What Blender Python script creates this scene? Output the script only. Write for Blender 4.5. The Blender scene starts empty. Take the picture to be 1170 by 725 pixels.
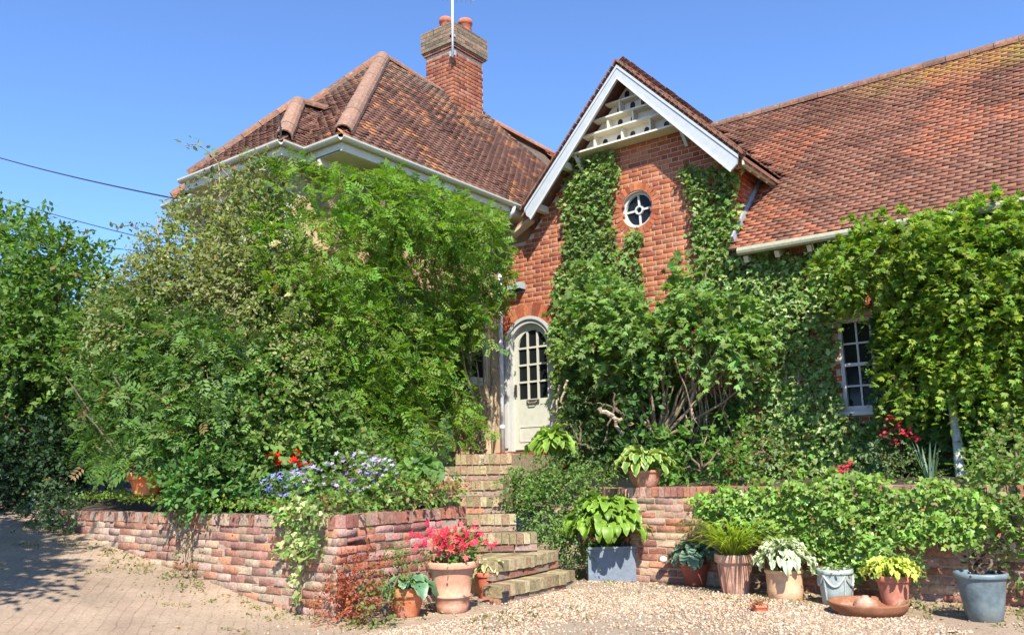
import bpy, math, random
import numpy as np
from mathutils import Vector
R_ = math.radians
rng = np.random.default_rng(7)
random.seed(7)
SC = bpy.context.scene
COL = SC.collection
# ------------------------------------------------------------------ camera, sky, sun, exposure
CAMP = np.array([0., 0., 1.2])
FPX, HOR, ROLL, YAW = 970., 178., R_(1.15), R_(52.5)
_fw = np.array([-math.cos(YAW), math.sin(YAW), 0.]); _r0 = np.array([_fw[1], -_fw[0], 0.])
_p = math.atan(HOR / FPX)
FWD = _fw * math.cos(_p) + np.array([0, 0, 1.]) * math.sin(_p)
_u0 = np.cross(_r0, FWD)
RGT = math.cos(ROLL) * _r0 - math.sin(ROLL) * _u0
UPV = math.sin(ROLL) * _r0 + math.cos(ROLL) * _u0
cam_d = bpy.data.cameras.new('camera'); cam = bpy.data.objects.new('camera', cam_d); COL.objects.link(cam)
from mathutils import Matrix
cam.matrix_world = Matrix(((RGT[0], UPV[0], -FWD[0], CAMP[0]), (RGT[1], UPV[1], -FWD[1], CAMP[1]), (RGT[2], UPV[2], -FWD[2], CAMP[2]), (0, 0, 0, 1)))
cam_d.sensor_width = 36; cam_d.lens = 36 * FPX / 1170; cam_d.clip_end = 2000; cam_d.clip_start = .05
SC.camera = cam
SUNV = np.array([.28, -.30, .42]); SUNV /= np.linalg.norm(SUNV)
world = bpy.data.worlds.new('World'); SC.world = world; world.use_nodes = True
wn = world.node_tree; bg = wn.nodes['Background']
sky = wn.nodes.new('ShaderNodeTexSky'); sky.sky_type = 'NISHITA'; sky.sun_disc = False
sky.sun_elevation = math.asin(SUNV[2]); sky.sun_rotation = math.atan2(SUNV[0], SUNV[1])
sky.air_density = 1.0; sky.dust_density = 0; sky.ozone_density = 7.5; sky.altitude = 3900
wn.links.new(sky.outputs[0], bg.inputs[0]); bg.inputs[1].default_value = .15
sun_d = bpy.data.lights.new('sun', 'SUN'); sun_d.energy = 4.3; sun_d.angle = R_(.53); sun_d.color = (1, .94, .84)
sun = bpy.data.objects.new('sun', sun_d); COL.objects.link(sun)
sun.rotation_euler = Vector(SUNV).to_track_quat('Z', 'Y').to_euler(); sun.location = (5, -5, 12)
SC.view_settings.view_transform = 'Standard'; SC.view_settings.look = 'None'
SC.view_settings.exposure = 1.32; SC.view_settings.gamma = 1
SC.render.engine = 'CYCLES'
SC.cycles.max_bounces = 6; SC.cycles.diffuse_bounces = 3; SC.cycles.glossy_bounces = 2; SC.cycles.transmission_bounces = 4; SC.cycles.transparent_max_bounces = 4

# ------------------------------------------------------------------ helpers
def at(px, py, X=None, Y=None, Z=None, D=None):
    """point seen at a photo position, on a known plane"""
    d = FWD * FPX + RGT * (px - 585.) + UPV * (362.5 - py)
    if X is not None: t = (X - CAMP[0]) / d[0]
    elif Y is not None: t = (Y - CAMP[1]) / d[1]
    elif Z is not None: t = (Z - CAMP[2]) / d[2]
    else: t = D / FPX
    return CAMP + d * t
def A(*a): return np.array(a, float)
def nrm(v):
    v = np.asarray(v, float); n = np.linalg.norm(v, axis=-1, keepdims=True); return v / np.maximum(n, 1e-9)
_tab = np.random.default_rng(3).random((32, 32, 32))
def vn(p, s=1., o=1):
    """value noise 0..1"""
    p = np.atleast_2d(p) * s; out = 0; amp = 1; tot = 0
    for k in range(o):
        q = p * (2 ** k) + 17.3 * k; i = np.floor(q).astype(int); f = q - i; f = f * f * (3 - 2 * f); r = 0
        for dx in (0, 1):
            for dy in (0, 1):
                for dz in (0, 1):
                    w = (f[:, 0] if dx else 1 - f[:, 0]) * (f[:, 1] if dy else 1 - f[:, 1]) * (f[:, 2] if dz else 1 - f[:, 2])
                    r = r + w * _tab[(i[:, 0] + dx) % 32, (i[:, 1] + dy) % 32, (i[:, 2] + dz) % 32]
        out = out + amp * r; tot += amp; amp *= .5
    return out / tot
def pip(x, y, poly):
    poly = np.asarray(poly); ins = np.zeros(len(x), bool); n = len(poly)
    for i in range(n):
        x1, y1 = poly[i]; x2, y2 = poly[(i + 1) % n]
        c = ((y1 > y) != (y2 > y)) & (x < (x2 - x1) * (y - y1) / (y2 - y1 + 1e-12) + x1); ins ^= c
    return ins
def props(o, label=None, cat=None, group=None, kind=None):
    if label: o['label'] = label
    if cat: o['category'] = cat
    if group: o['group'] = group
    if kind: o['kind'] = kind
    return o
WL = {}
def thing(name, label, cat, loc=(0, 0, 0), group=None):
    o = bpy.data.objects.new(name, None); COL.objects.link(o); o.empty_display_size = .1
    o.location = loc; WL[o.name] = A(*loc); return props(o, label, cat, group)
def mesh(name, V, F, mat, parent=None, cols=None, smooth=False):
    V = np.asarray(V, float)
    base = WL[parent.name] if parent is not None else V.mean(0) * A(1, 1, 0) + A(0, 0, V[:, 2].min())
    me = bpy.data.meshes.new(name)
    Vl = V - base
    if isinstance(F, np.ndarray):
        n, k = F.shape; me.vertices.add(len(V)); me.vertices.foreach_set('co', Vl.astype(np.float32).ravel())
        me.loops.add(n * k); me.loops.foreach_set('vertex_index', F.astype(np.int32).ravel())
        me.polygons.add(n); me.polygons.foreach_set('loop_start', (np.arange(n) * k).astype(np.int32))
        me.update(calc_edges=True); me.validate()
    else:
        me.from_pydata([tuple(v) for v in Vl], [], F); me.update()
    if cols is not None:
        c = np.ones((len(V), 4), np.float32); c[:, :3] = cols
        at_ = me.color_attributes.new('col', 'FLOAT_COLOR', 'POINT'); at_.data.foreach_set('color', c.ravel())
    if smooth: me.polygons.foreach_set('use_smooth', [True] * len(me.polygons))
    me.materials.append(mat)
    o = bpy.data.objects.new(name, me); COL.objects.link(o)
    if parent is not None: o.parent = parent; WL[o.name] = base
    else: o.location = base; WL[o.name] = base
    return o
class MB:
    def __init__(s): s.V = []; s.F = []; s.C = []; s.n = 0
    def add(s, V, F, c=(1, 1, 1)):
        V = np.asarray(V, float); s.V.append(V); s.F += [tuple(i + s.n for i in f) for f in F]
        s.C.append(np.broadcast_to(np.asarray(c, float), (len(V), 3))); s.n += len(V); return s
    def box(s, c, d, axes=None, col=(1, 1, 1), bev=0):
        """box centre c, full dims d, axes rows"""
        ax = np.eye(3) if axes is None else np.asarray(axes, float); h = np.asarray(d, float) / 2; V = []
        if bev:   # chamfered in the local x/z outline at the front for less clean edges
            pass
        for z in (-1, 1):
            for x, y in ((-1, -1), (1, -1), (1, 1), (-1, 1)): V.append(c + ax[0] * x * h[0] + ax[1] * y * h[1] + ax[2] * z * h[2])
        return s.add(V, [(3, 2, 1, 0), (4, 5, 6, 7), (0, 1, 5, 4), (1, 2, 6, 5), (2, 3, 7, 6), (3, 0, 4, 7)], col)
    def bar(s, p0, p1, w, h, up=(0, 0, 1), col=(1, 1, 1)):
        p0 = np.asarray(p0, float); p1 = np.asarray(p1, float); d = p1 - p0; L = np.linalg.norm(d); d = d / L
        sd = nrm(np.cross(up, d)); u = np.cross(d, sd); return s.box((p0 + p1) / 2, (L, w, h), (d, sd, u), col)
    def tube(s, pts, r, seg=8, col=(1, 1, 1), cap=True):
        pts = np.asarray(pts, float); n = len(pts); r = np.broadcast_to(r, (n,)); t = np.gradient(pts, axis=0); t = nrm(t); V = []; ref = A(0, 0, 1) if abs(t[0][2]) < .9 else A(1, 0, 0)
        u = nrm(np.cross(t[0], ref))
        for i in range(n):
            u = nrm(u - t[i] * (u @ t[i])); v = np.cross(t[i], u)
            for k in range(seg):
                a = 2 * math.pi * k / seg; V.append(pts[i] + r[i] * (u * math.cos(a) + v * math.sin(a)))
        F = [(i * seg + k, i * seg + (k + 1) % seg, (i + 1) * seg + (k + 1) % seg, (i + 1) * seg + k) for i in range(n - 1) for k in range(seg)]
        if cap: F += [tuple(range(seg))[::-1], tuple((n - 1) * seg + k for k in range(seg))]
        return s.add(V, F, col)
    def lathe(s, c, prof, seg=32, col=(1, 1, 1), sq=None, cap=True):
        V = []; n = len(prof)
        for r, z in prof:
            for k in range(seg):
                a = 2 * math.pi * k / seg; V.append((c[0] + r * math.cos(a), c[1] + r * math.sin(a), c[2] + z))
        F = [(i * seg + k, i * seg + (k + 1) % seg, (i + 1) * seg + (k + 1) % seg, (i + 1) * seg + k) for i in range(n - 1) for k in range(seg)]
        if cap: F += [tuple(range(seg))[::-1], tuple((n - 1) * seg + k for k in range(seg))]
        return s.add(V, F, col)
    def prism(s, poly, off, col=(1, 1, 1)):
        """poly: list of 3d points, extruded by vector off"""
        P = np.asarray(poly, float); n = len(P); V = np.vstack([P, P + off])
        return s.add(V, [tuple(range(n)), tuple(range(n, 2 * n))[::-1]] + [((i + 1) % n, i, n + i, n + (i + 1) % n) for i in range(n)], col)
    def build(s, name, mat, parent=None, smooth=False):
        return mesh(name, np.vstack(s.V), s.F, mat, parent, np.vstack(s.C), smooth)
# ------------------------------------------------------------------ materials
def lin(*c): return tuple(((x / 255) / 12.92 if x / 255 <= .04045 else ((x / 255 + .055) / 1.055) ** 2.4) for x in c)
def newmat(name):
    m = bpy.data.materials.new(name); m.use_nodes = True; nt = m.node_tree; return m, nt, nt.nodes['Principled BSDF']
def nd(nt, t, **k):
    n = nt.nodes.new(t)
    for a, v in k.items():
        if a.startswith('i_'): n.inputs[a[2:].replace('_', ' ')].default_value = v
        else: setattr(n, a, v)
    return n
def attr_mat(name, rough=.9, nscale=30., namt=.35, bump=.3, bscale=120., spec=.25, tint=(1, 1, 1), fleck=None, fs=9.):
    """per-vertex own colour, weathered by object-space noise, with bump"""
    m, nt, b = newmat(name); L = nt.links.new
    at_ = nd(nt, 'ShaderNodeAttribute', attribute_name='col'); tc = nd(nt, 'ShaderNodeTexCoord')
    n1 = nd(nt, 'ShaderNodeTexNoise', i_Scale=nscale, i_Detail=6., i_Roughness=.65); L(tc.outputs['Object'], n1.inputs['Vector'])
    mr = nd(nt, 'ShaderNodeMapRange'); mr.inputs['From Min'].default_value = .3; mr.inputs['From Max'].default_value = .7
    mr.inputs['To Min'].default_value = 1 - namt; mr.inputs['To Max'].default_value = 1 + namt; L(n1.outputs['Fac'], mr.inputs['Value'])
    mx = nd(nt, 'ShaderNodeVectorMath', operation='MULTIPLY'); L(at_.outputs['Color'], mx.inputs[0])
    cb = nd(nt, 'ShaderNodeCombineXYZ'); [L(mr.outputs[0], cb.inputs[i]) for i in range(3)]; L(cb.outputs[0], mx.inputs[1]); out = mx.outputs[0]
    if fleck is not None:
        n3 = nd(nt, 'ShaderNodeTexNoise', i_Scale=fs, i_Detail=8., i_Roughness=.7); L(tc.outputs['Object'], n3.inputs['Vector'])
        r3 = nd(nt, 'ShaderNodeMapRange'); r3.inputs['From Min'].default_value = .53; r3.inputs['From Max'].default_value = .68; L(n3.outputs['Fac'], r3.inputs['Value'])
        m3 = nd(nt, 'ShaderNodeMath', operation='MULTIPLY'); m3.inputs[1].default_value = fleck[3]; L(r3.outputs[0], m3.inputs[0])
        mm = nd(nt, 'ShaderNodeMix', data_type='RGBA'); L(m3.outputs[0], mm.inputs['Factor']); L(out, mm.inputs['A']); mm.inputs['B'].default_value = (*fleck[:3], 1); out = mm.outputs['Result']
    L(out, b.inputs['Base Color']); b.inputs['Roughness'].default_value = rough; b.inputs['Specular IOR Level'].default_value = spec
    if bump:
        n2 = nd(nt, 'ShaderNodeTexNoise', i_Scale=bscale, i_Detail=5.); L(tc.outputs['Object'], n2.inputs['Vector'])
        bp = nd(nt, 'ShaderNodeBump', i_Strength=bump, i_Distance=.01); L(n2.outputs['Fac'], bp.inputs['Height']); L(bp.outputs[0], b.inputs['Normal'])
    return m
def leaf_mat(name, rough=.5, trans=.35, spec=.35, tt=(1.15, 1.25, .55)):
    m, nt, b = newmat(name); L = nt.links.new
    at_ = nd(nt, 'ShaderNodeAttribute', attribute_name='col')
    L(at_.outputs['Color'], b.inputs['Base Color']); b.inputs['Roughness'].default_value = rough; b.inputs['Specular IOR Level'].default_value = spec
    tr = nd(nt, 'ShaderNodeBsdfTranslucent'); v = nd(nt, 'ShaderNodeVectorMath', operation='MULTIPLY'); v.inputs[1].default_value = tt
    L(at_.outputs['Color'], v.inputs[0]); L(v.outputs[0], tr.inputs['Color'])
    mx = nd(nt, 'ShaderNodeMixShader'); mx.inputs[0].default_value = trans; L(b.outputs[0], mx.inputs[1]); L(tr.outputs[0], mx.inputs[2])
    L(mx.outputs[0], nt.nodes['Material Output'].inputs['Surface']); return m
M_BRICK = attr_mat('brick', .9, 40, .3, .5, 150)
M_OLDBRICK = attr_mat('weathered_brick', .92, 35, .4, .8, 90, fleck=(.40, .34, .27, .3), fs=10.)
M_MORTAR = attr_mat('mortar', .95, 60, .3, .6, 200)
M_TILE = attr_mat('clay_tile', .85, 25, .35, .5, 80, fleck=(.30, .25, .17, .5), fs=11.)
M_STEP = attr_mat('mossy_brick', .95, 30, .4, .9, 80, fleck=(.12, .11, .06, .5), fs=12.)
M_WOOD = attr_mat('painted_wood', .55, 12, .08, .15, 60, .4, fleck=(.33, .34, .30, .25), fs=7.)
M_METAL = attr_mat('metal', .5, 20, .2, .1, 60, .5)
M_TERRA = attr_mat('terracotta', .85, 14, .22, .25, 90, .3, fleck=(.62, .5, .4, .5), fs=6.)
M_LEAD = attr_mat('lead', .6, 15, .2, .3, 20, .4)
M_RENDER = attr_mat('wall_render', .92, 8, .15, .5, 60, fleck=(.25, .19, .12, .5), fs=3.)
M_BARK = attr_mat('bark', .9, 25, .4, .9, 50)
M_SOIL = attr_mat('soil', .95, 20, .5, 1., 30)
M_LEAF = leaf_mat('leaf', .55, .48)
M_LEAFG = leaf_mat('glossy_leaf', .42, .3, .4)
M_PETAL = leaf_mat('petal', .6, .4, .2, (1, .9, .9))
M_STONE = attr_mat('stone', .85, 60, .15, 0)
m, nt, b = newmat('window_glass'); b.inputs['Base Color'].default_value = (.010, .012, .012, 1); b.inputs['Roughness'].default_value = .07; b.inputs['Specular IOR Level'].default_value = .22; M_GLASS = m
tcn = nd(nt, 'ShaderNodeTexCoord'); gn = nd(nt, 'ShaderNodeTexNoise', i_Scale=4.); bpn = nd(nt, 'ShaderNodeBump', i_Strength=.12, i_Distance=.02)
nt.links.new(tcn.outputs['Object'], gn.inputs['Vector']); nt.links.new(gn.outputs['Fac'], bpn.inputs['Height']); nt.links.new(bpn.outputs[0], b.inputs['Normal'])
WHITE = A(.46, .46, .43); CREAM = A(.62, .59, .50)

# ------------------------------------------------------------------ leaves
def tmpl(V, F): return np.array(V, float), np.array(F, int)
KITE = tmpl([(0, 0, 0), (.33, .42, -.07), (0, 1, -.12), (-.33, .42, -.07)], [(0, 1, 2), (0, 2, 3)])
IVY = tmpl([(0, 0, 0), (.42, -.12, -.05), (.5, .35, -.1), (.2, .5, -.03), (0, 1, -.12), (-.2, .5, -.03), (-.5, .35, -.1), (-.42, -.12, -.05)], [(0, 1, 2), (0, 2, 3), (0, 3, 4), (0, 4, 5), (0, 5, 6), (0, 6, 7)])
OVAL = tmpl([(0, 0, 0), (.24, .2, -.04), (.32, .5, -.06), (.18, .8, -.1), (0, 1, -.16), (-.18, .8, -.1), (-.32, .5, -.06), (-.24, .2, -.04)], [(0, 1, 2), (0, 2, 3), (0, 3, 4), (0, 4, 5), (0, 5, 6), (0, 6, 7)])
def fan(nf=5, w=.34):   # palmate sprig (maple like)
    V = []; F = []
    for a in np.linspace(-1.2, 1.2, nf):
        L = 1 - .3 * abs(a) / 1.2; c, s = math.cos(a), math.sin(a); b0 = len(V)
        for x, y, z in ((0, 0, 0), (w * .4, .45, -.03), (0, 1, -.12), (-w * .4, .45, -.03)):
            x *= L; y *= L; V.append((x * c + y * s, -x * s + y * c, z)); 
        F += [(b0, b0 + 1, b0 + 2), (b0, b0 + 2, b0 + 3)]
    return tmpl(V, F)
PALM = fan(5, .5)
def pinn(npair=4):      # pinnate compound leaf
    V = []; F = []
    def lf(o, a, L, w, z0):
        c, s = math.cos(a), math.sin(a); b0 = len(V)
        for x, y, z in ((0, 0, 0), (w / 2, L * .45, -.02), (0, L, -.07), (-w / 2, L * .45, -.02)): V.append((x * c + y * s + o[0], -x * s + y * c + o[1], z + z0))
        F.extend([(b0, b0 + 1, b0 + 2), (b0, b0 + 2, b0 + 3)])
    for i in range(npair):
        t = .18 + .6 * i / (npair - 1); z0 = -.25 * t * t
        lf((0, t), 1.05, .34, .16, z0); lf((0, t), -1.05, .34, .16, z0)
    lf((0, .72), 0, .32, .16, -.14); return tmpl(V, F)
PINN = pinn(4)
def inst(P, N, Dr, S, C, T, wid=1.):
    """instance template T at P with leaf normal N, pointing Dr, size S, colour C"""
    TV, TF = T; n = len(P); y = nrm(Dr); z = nrm(N - y * (N * y).sum(1, keepdims=True)); x = np.cross(y, z)
    S = np.asarray(S)[:, None, None]
    V = P[:, None] + S * (TV[None, :, 0:1] * wid * x[:, None] + TV[None, :, 1:2] * y[:, None] + TV[None, :, 2:3] * z[:, None])
    k = len(TV); F = (TF[None] + (np.arange(n) * k)[:, None, None]).reshape(-1, TF.shape[1])
    return V.reshape(-1, 3), F, np.repeat(C, k, 0)
def rnd_dirs(n): return nrm(rng.normal(size=(n, 3)))
def colvar(n, base, var=.25, alt=None, altp=.2, P=None, pscale=1.2, patch=.25):
    """per-leaf pigment variety: lighter young leaves, bluer old ones, patches of a tint"""
    base = A(*base) * A(1.40, 1.36, 1.35); c = base[None] * (1 + var * rng.normal(size=(n, 1)) * .6); c = c * (1 + .1 * rng.normal(size=(n, 3)))
    if alt is not None:
        m = rng.random(n) < altp; c[m] = A(*alt)[None] * (1 + .2 * rng.normal(size=(m.sum(), 1)))
    if P is not None: c *= (1 - patch + 2 * patch * vn(P, pscale, 2))[:, None]
    dd = rng.random(n) < .012; c[dd] = A(.26, .17, .07) * (.7 + .6 * rng.random((dd.sum(), 1)))
    return np.clip(c, .004, .9)
def leaves_obj(name, P, N, D, S, C, T, mat=None, parent=None, wid=1.):
    V, F, CC = inst(P, N, D, S, C, T, wid); return mesh(name, V, F, mat or M_LEAF, parent, CC)
def sprigs(P, Dr, L, k, leaf, out=.8, droop=.3):
    """k leaves along each sprig from P in direction Dr, of length L. returns P,N,D,S"""
    n = len(P); t = (np.arange(k) + .6) / k; L = np.broadcast_to(L, (n,))
    Dr = nrm(Dr); pts = P[:, None] + Dr[:, None] * (t[None, :, None] * L[:, None, None]); pts[:, :, 2] -= droop * (t[None] ** 2) * L[:, None]
    rd = rnd_dirs(n * k).reshape(n, k, 3); dd = nrm(Dr[:, None] * (.5 + .5 * t[None, :, None]) + out * rd + A(0, 0, -.15))
    NN = nrm(A(0, 0, .75) + Dr[:, None] * .35 + .55 * rnd_dirs(n * k).reshape(n, k, 3))
    S = leaf * (.5 + .85 * rng.random((n, k))) * (1.15 - .45 * t[None])
    return pts.reshape(-1, 3), NN.reshape(-1, 3), dd.reshape(-1, 3), S.reshape(-1)
def blob_anchors(blobs, dens, rough=.28, inner=.25, keep=None):
    """anchors on lumpy shells of ellipsoids (c, (rx,ry,rz)); a share lies inside"""
    PP = []; DD = []
    for c, r in blobs:
        c = A(*c); r = A(*(r if hasattr(r, '__len__') else (r,) * 3)); area = 4 * math.pi * (((r[0] * r[1]) ** 1.6 + (r[0] * r[2]) ** 1.6 + (r[1] * r[2]) ** 1.6) / 3) ** (1 / 1.6)
        n = int(area * dens); d = rnd_dirs(n); rr = 1 - rough + 2 * rough * vn(d * 1.0 + c[None] * .7, 2.1, 2) ** 1.0
        ins = rng.random(n) < inner; rr = np.where(ins, rr * (.35 + .6 * rng.random(n)), rr * (1 + .06 * rng.normal(size=n)))
        p = c + d * r * rr[:, None]; PP.append(p); DD.append(nrm(d / r + A(0, 0, .35) + .45 * rnd_dirs(n)))
    P = np.vstack(PP); D = np.vstack(DD)
    # clumping: drop anchors where noise is low so that gaps and pockets appear
    g = vn(P, 2.3, 3); k = rng.random(len(P)) < np.clip((g - .33) * 6, .08, 1); P, D = P[k], D[k]
    if keep is not None: k = keep(P); P, D = P[k], D[k]
    return P, D
def foliage(name, blobs, dens, leaf, base, T=KITE, k=7, L=.22, mat=None, parent=None, alt=None, altp=.15, rough=.28, inner=.25, droop=.3, out=.8, keep=None, wid=1., var=.25):
    P, D = blob_anchors(blobs, dens, rough, inner, keep); p, n, d, s = sprigs(P, D, L * (.6 + .8 * rng.random(len(P))), k, leaf, out, droop)
    if keep is not None: q = keep(p); p, n, d, s = p[q], n[q], d[q], s[q]
    return leaves_obj(name, p, n, d, s, colvar(len(p), base, var, alt, altp, p), T, mat, parent, wid)
def branches(mb, p0, tips, r0=.04, r1=.008, col=(.12, .09, .06), seg=6):
    p0 = A(*p0)
    for t in tips:
        t = A(*t); m1 = p0 + (t - p0) * .35 + rnd_dirs(1)[0] * np.linalg.norm(t - p0) * .08 + A(0, 0, .05); m2 = p0 + (t - p0) * .7 + rnd_dirs(1)[0] * np.linalg.norm(t - p0) * .07
        u = np.linspace(0, 1, 9)[:, None]; pts = (1 - u) ** 3 * p0 + 3 * u * (1 - u) ** 2 * m1 + 3 * u * u * (1 - u) * m2 + u ** 3 * t
        pts[1:-1] += rng.normal(size=(7, 3)) * .012
        mb.tube(pts, np.linspace(r0, r1, 9), seg, col)
def plant(name, label, cat, blobs, dens, leaf, base, stem_at=None, stem_r=.03, stem_part='stem', leaf_part='foliage', group=None, scol=(.12, .09, .06), **kw):
    c = A(*blobs[0][0]); z0 = stem_at if stem_at is not None else (c[0], c[1], c[2] - .5)
    t = thing(name, label, cat, tuple(z0), group)
    mb = MB(); branches(mb, z0, [b[0] for b in blobs], stem_r, stem_r * .3, scol); mb.build(stem_part, M_BARK, t, True)
    foliage(leaf_part, blobs, dens, leaf, base, parent=t, **kw); return t
def wall_creeper(name, poly_px, plane, dens, leaf, base, T=IVY, prot=(.05, .25), ns=1.2, k=3, L=.12, mat=None, parent=None, alt=None, altp=.1, gap=.2, hang=.4, bulge=None, wid=1., keep=None):
    """leaves over a region of a wall; plane=('Y',y) or ('X',x); poly in photo positions projected on it"""
    ax, v = plane; PW = np.array([at(px, py, **{ax: v}) for px, py in poly_px]); ui = 0 if ax == 'Y' else 1
    po = PW[:, [ui, 2]]; lo = po.min(0) - .1; hi = po.max(0) + .1; n = int((hi - lo).prod() * dens)
    u = lo[0] + rng.random(n) * (hi[0] - lo[0]); z = lo[1] + rng.random(n) * (hi[1] - lo[1])
    q3 = np.stack([u, z, np.full(n, v)], 1); wob = (vn(q3, 3., 2) - .5)[:, None] * .35; wob2 = (vn(q3 + 9, 3., 2) - .5) * .35
    ins = pip(u + wob[:, 0], z + wob2, po); u, z, q3 = u[ins], z[ins], q3[ins]
    g = vn(q3 + 31, 2.8, 2); kk = rng.random(len(u)) < np.clip((g - gap) * 6, .1, 1); u, z, q3 = u[kk], z[kk], q3[kk]
    pr = prot[0] + (prot[1] - prot[0]) * np.clip((vn(q3, ns, 3) - .25) * 1.9, 0, 1)
    if bulge is not None: pr = pr + bulge(u, z)
    pr = pr * np.where(rng.random(len(u)) < .75, .85 + .2 * rng.random(len(u)), rng.random(len(u)))
    N = A(0, -1, 0) if ax == 'Y' else A(1, 0, 0)
    P = np.zeros((len(u), 3)); P[:, ui] = u; P[:, 2] = z; P[:, 1 - ui] = v; P = P + N * pr[:, None]
    D = nrm(N * .55 + A(0, 0, -hang) + .6 * rnd_dirs(len(u)))
    p, n_, d, s = sprigs(P, D, L * (.5 + rng.random(len(P))), k, leaf, .9, .1)
    n_ = nrm(N * .7 + A(0, 0, .45) + .5 * rnd_dirs(len(p)))
    if keep is not None: q = keep(p); p, n_, d, s = p[q], n_[q], d[q], s[q]
    return leaves_obj(name, p, n_, d, s, colvar(len(p), base, .25, alt, altp, p), T, mat, parent, wid)
# ------------------------------------------------------------------ ground, drive, gravel, soil
def gz(x, y):
    x = np.asarray(x, float); y = np.asarray(y, float); s = np.clip(-6.2 - x, 0, 9); z = .15 * s * s / (s + .35)
    return z
def grid(x0, x1, y0, y1, nx, ny, f, name, mat, kind='structure', clip=None, nf=.02):
    xs = np.linspace(x0, x1, nx); ys = np.linspace(y0, y1, ny); X, Y = np.meshgrid(xs, ys); Z = f(X, Y)
    P = np.stack([X, Y, Z], -1).reshape(-1, 3); P[:, 2] += (vn(P * A(1, 1, 0), 2.5, 3) - .5) * nf
    i = np.arange(nx * ny).reshape(ny, nx); F = np.stack([i[:-1, :-1], i[:-1, 1:], i[1:, 1:], i[1:, :-1]], -1).reshape(-1, 4)
    if clip is not None: F = F[clip(P[F].mean(1))]
    o = mesh(name, P, F, mat, None, None, True); return props(o, kind=kind)
def ground_mat():
    m, nt, b = newmat('ground_earth'); L = nt.links.new; tc = nd(nt, 'ShaderNodeTexCoord')
    geo = nd(nt, 'ShaderNodeNewGeometry')
    # pavers
    mp = nd(nt, 'ShaderNodeMapping'); mp.inputs['Rotation'].default_value = (0, 0, R_(38)); L(geo.outputs['Position'], mp.inputs['Vector'])
    br = nd(nt, 'ShaderNodeTexBrick', i_Scale=1.); br.inputs['Brick Width'].default_value = .2; br.inputs['Row Height'].default_value = .1; br.inputs['Mortar Size'].default_value = .006; br.inputs['Mortar Smooth'].default_value = .4
    br.inputs['Color1'].default_value = (.35, .25, .185, 1); br.inputs['Color2'].default_value = (.30, .215, .16, 1); br.inputs['Mortar'].default_value = (.21, .15, .11, 1); br.inputs['Bias'].default_value = 0
    nw = nd(nt, 'ShaderNodeTexNoise', i_Scale=2.2, i_Detail=3.); L(geo.outputs['Position'], nw.inputs['Vector']); ws = nd(nt, 'ShaderNodeVectorMath', operation='MULTIPLY_ADD'); ws.inputs[1].default_value = (.09, .09, 0); L(nw.outputs['Color'], ws.inputs[0]); L(mp.outputs[0], ws.inputs[2]); L(ws.outputs[0], br.inputs['Vector'])
    n1 = nd(nt, 'ShaderNodeTexNoise', i_Scale=1.7, i_Detail=8., i_Roughness=.68); L(geo.outputs['Position'], n1.inputs['Vector'])
    n2 = nd(nt, 'ShaderNodeTexNoise', i_Scale=45., i_Detail=6., i_Roughness=.7); L(geo.outputs['Position'], n2.inputs['Vector'])
    rr = nd(nt, 'ShaderNodeValToRGB'); e = rr.color_ramp.elements; e[0].position = .3; e[0].color = (.24, .17, .12, 1); e[1].position = .7; e[1].color = (.42, .33, .24, 1); L(n2.outputs['Fac'], rr.inputs['Fac'])
    mr = nd(nt, 'ShaderNodeMapRange'); mr.inputs['From Min'].default_value = .40; mr.inputs['From Max'].default_value = .60; mr.inputs['To Min'].default_value = .4; L(n1.outputs['Fac'], mr.inputs['Value'])
    # earth strip along the foot of the wall (world y > about 4.5)
    sp = nd(nt, 'ShaderNodeSeparateXYZ'); L(geo.outputs['Position'], sp.inputs[0]); m2 = nd(nt, 'ShaderNodeMapRange'); m2.inputs['From Min'].default_value = 3.7; m2.inputs['From Max'].default_value = 4.8
    ad = nd(nt, 'ShaderNodeMath', operation='MULTIPLY_ADD'); ad.inputs[1].default_value = 1.6; L(n1.outputs['Fac'], ad.inputs[0]); L(sp.outputs[1], ad.inputs[2])
    sb = nd(nt, 'ShaderNodeMath', operation='SUBTRACT'); sb.inputs[1].default_value = .8; L(ad.outputs[0], sb.inputs[0]); L(sb.outputs[0], m2.inputs['Value'])
    mxx = nd(nt, 'ShaderNodeMath', operation='MAXIMUM'); L(mr.outputs[0], mxx.inputs[0]); L(m2.outputs[0], mxx.inputs[1]); mi = nd(nt, 'ShaderNodeMath', operation='MINIMUM'); mi.inputs[1].default_value = .95; L(mxx.outputs[0], mi.inputs[0])
    mx = nd(nt, 'ShaderNodeMix', data_type='RGBA'); L(mi.outputs[0], mx.inputs['Factor']); L(br.outputs['Color'], mx.inputs['A']); L(rr.outputs[0], mx.inputs['B'])
    n5 = nd(nt, 'ShaderNodeTexNoise', i_Scale=.9, i_Detail=7., i_Roughness=.7); L(geo.outputs['Position'], n5.inputs['Vector']); r5 = nd(nt, 'ShaderNodeMapRange'); r5.inputs['From Min'].default_value = .35; r5.inputs['From Max'].default_value = .65; r5.inputs['To Min'].default_value = .72; r5.inputs['To Max'].default_value = 1.12; L(n5.outputs['Fac'], r5.inputs['Value']); v5 = nd(nt, 'ShaderNodeVectorMath', operation='SCALE'); L(mx.outputs['Result'], v5.inputs[0]); L(r5.outputs[0], v5.inputs['Scale'])
    L(v5.outputs[0], b.inputs['Base Color']); b.inputs['Roughness'].default_value = .95; b.inputs['Specular IOR Level'].default_value = .15
    bp = nd(nt, 'ShaderNodeBump', i_Strength=.6, i_Distance=.012); L(n2.outputs['Fac'], bp.inputs['Height'])
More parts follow.
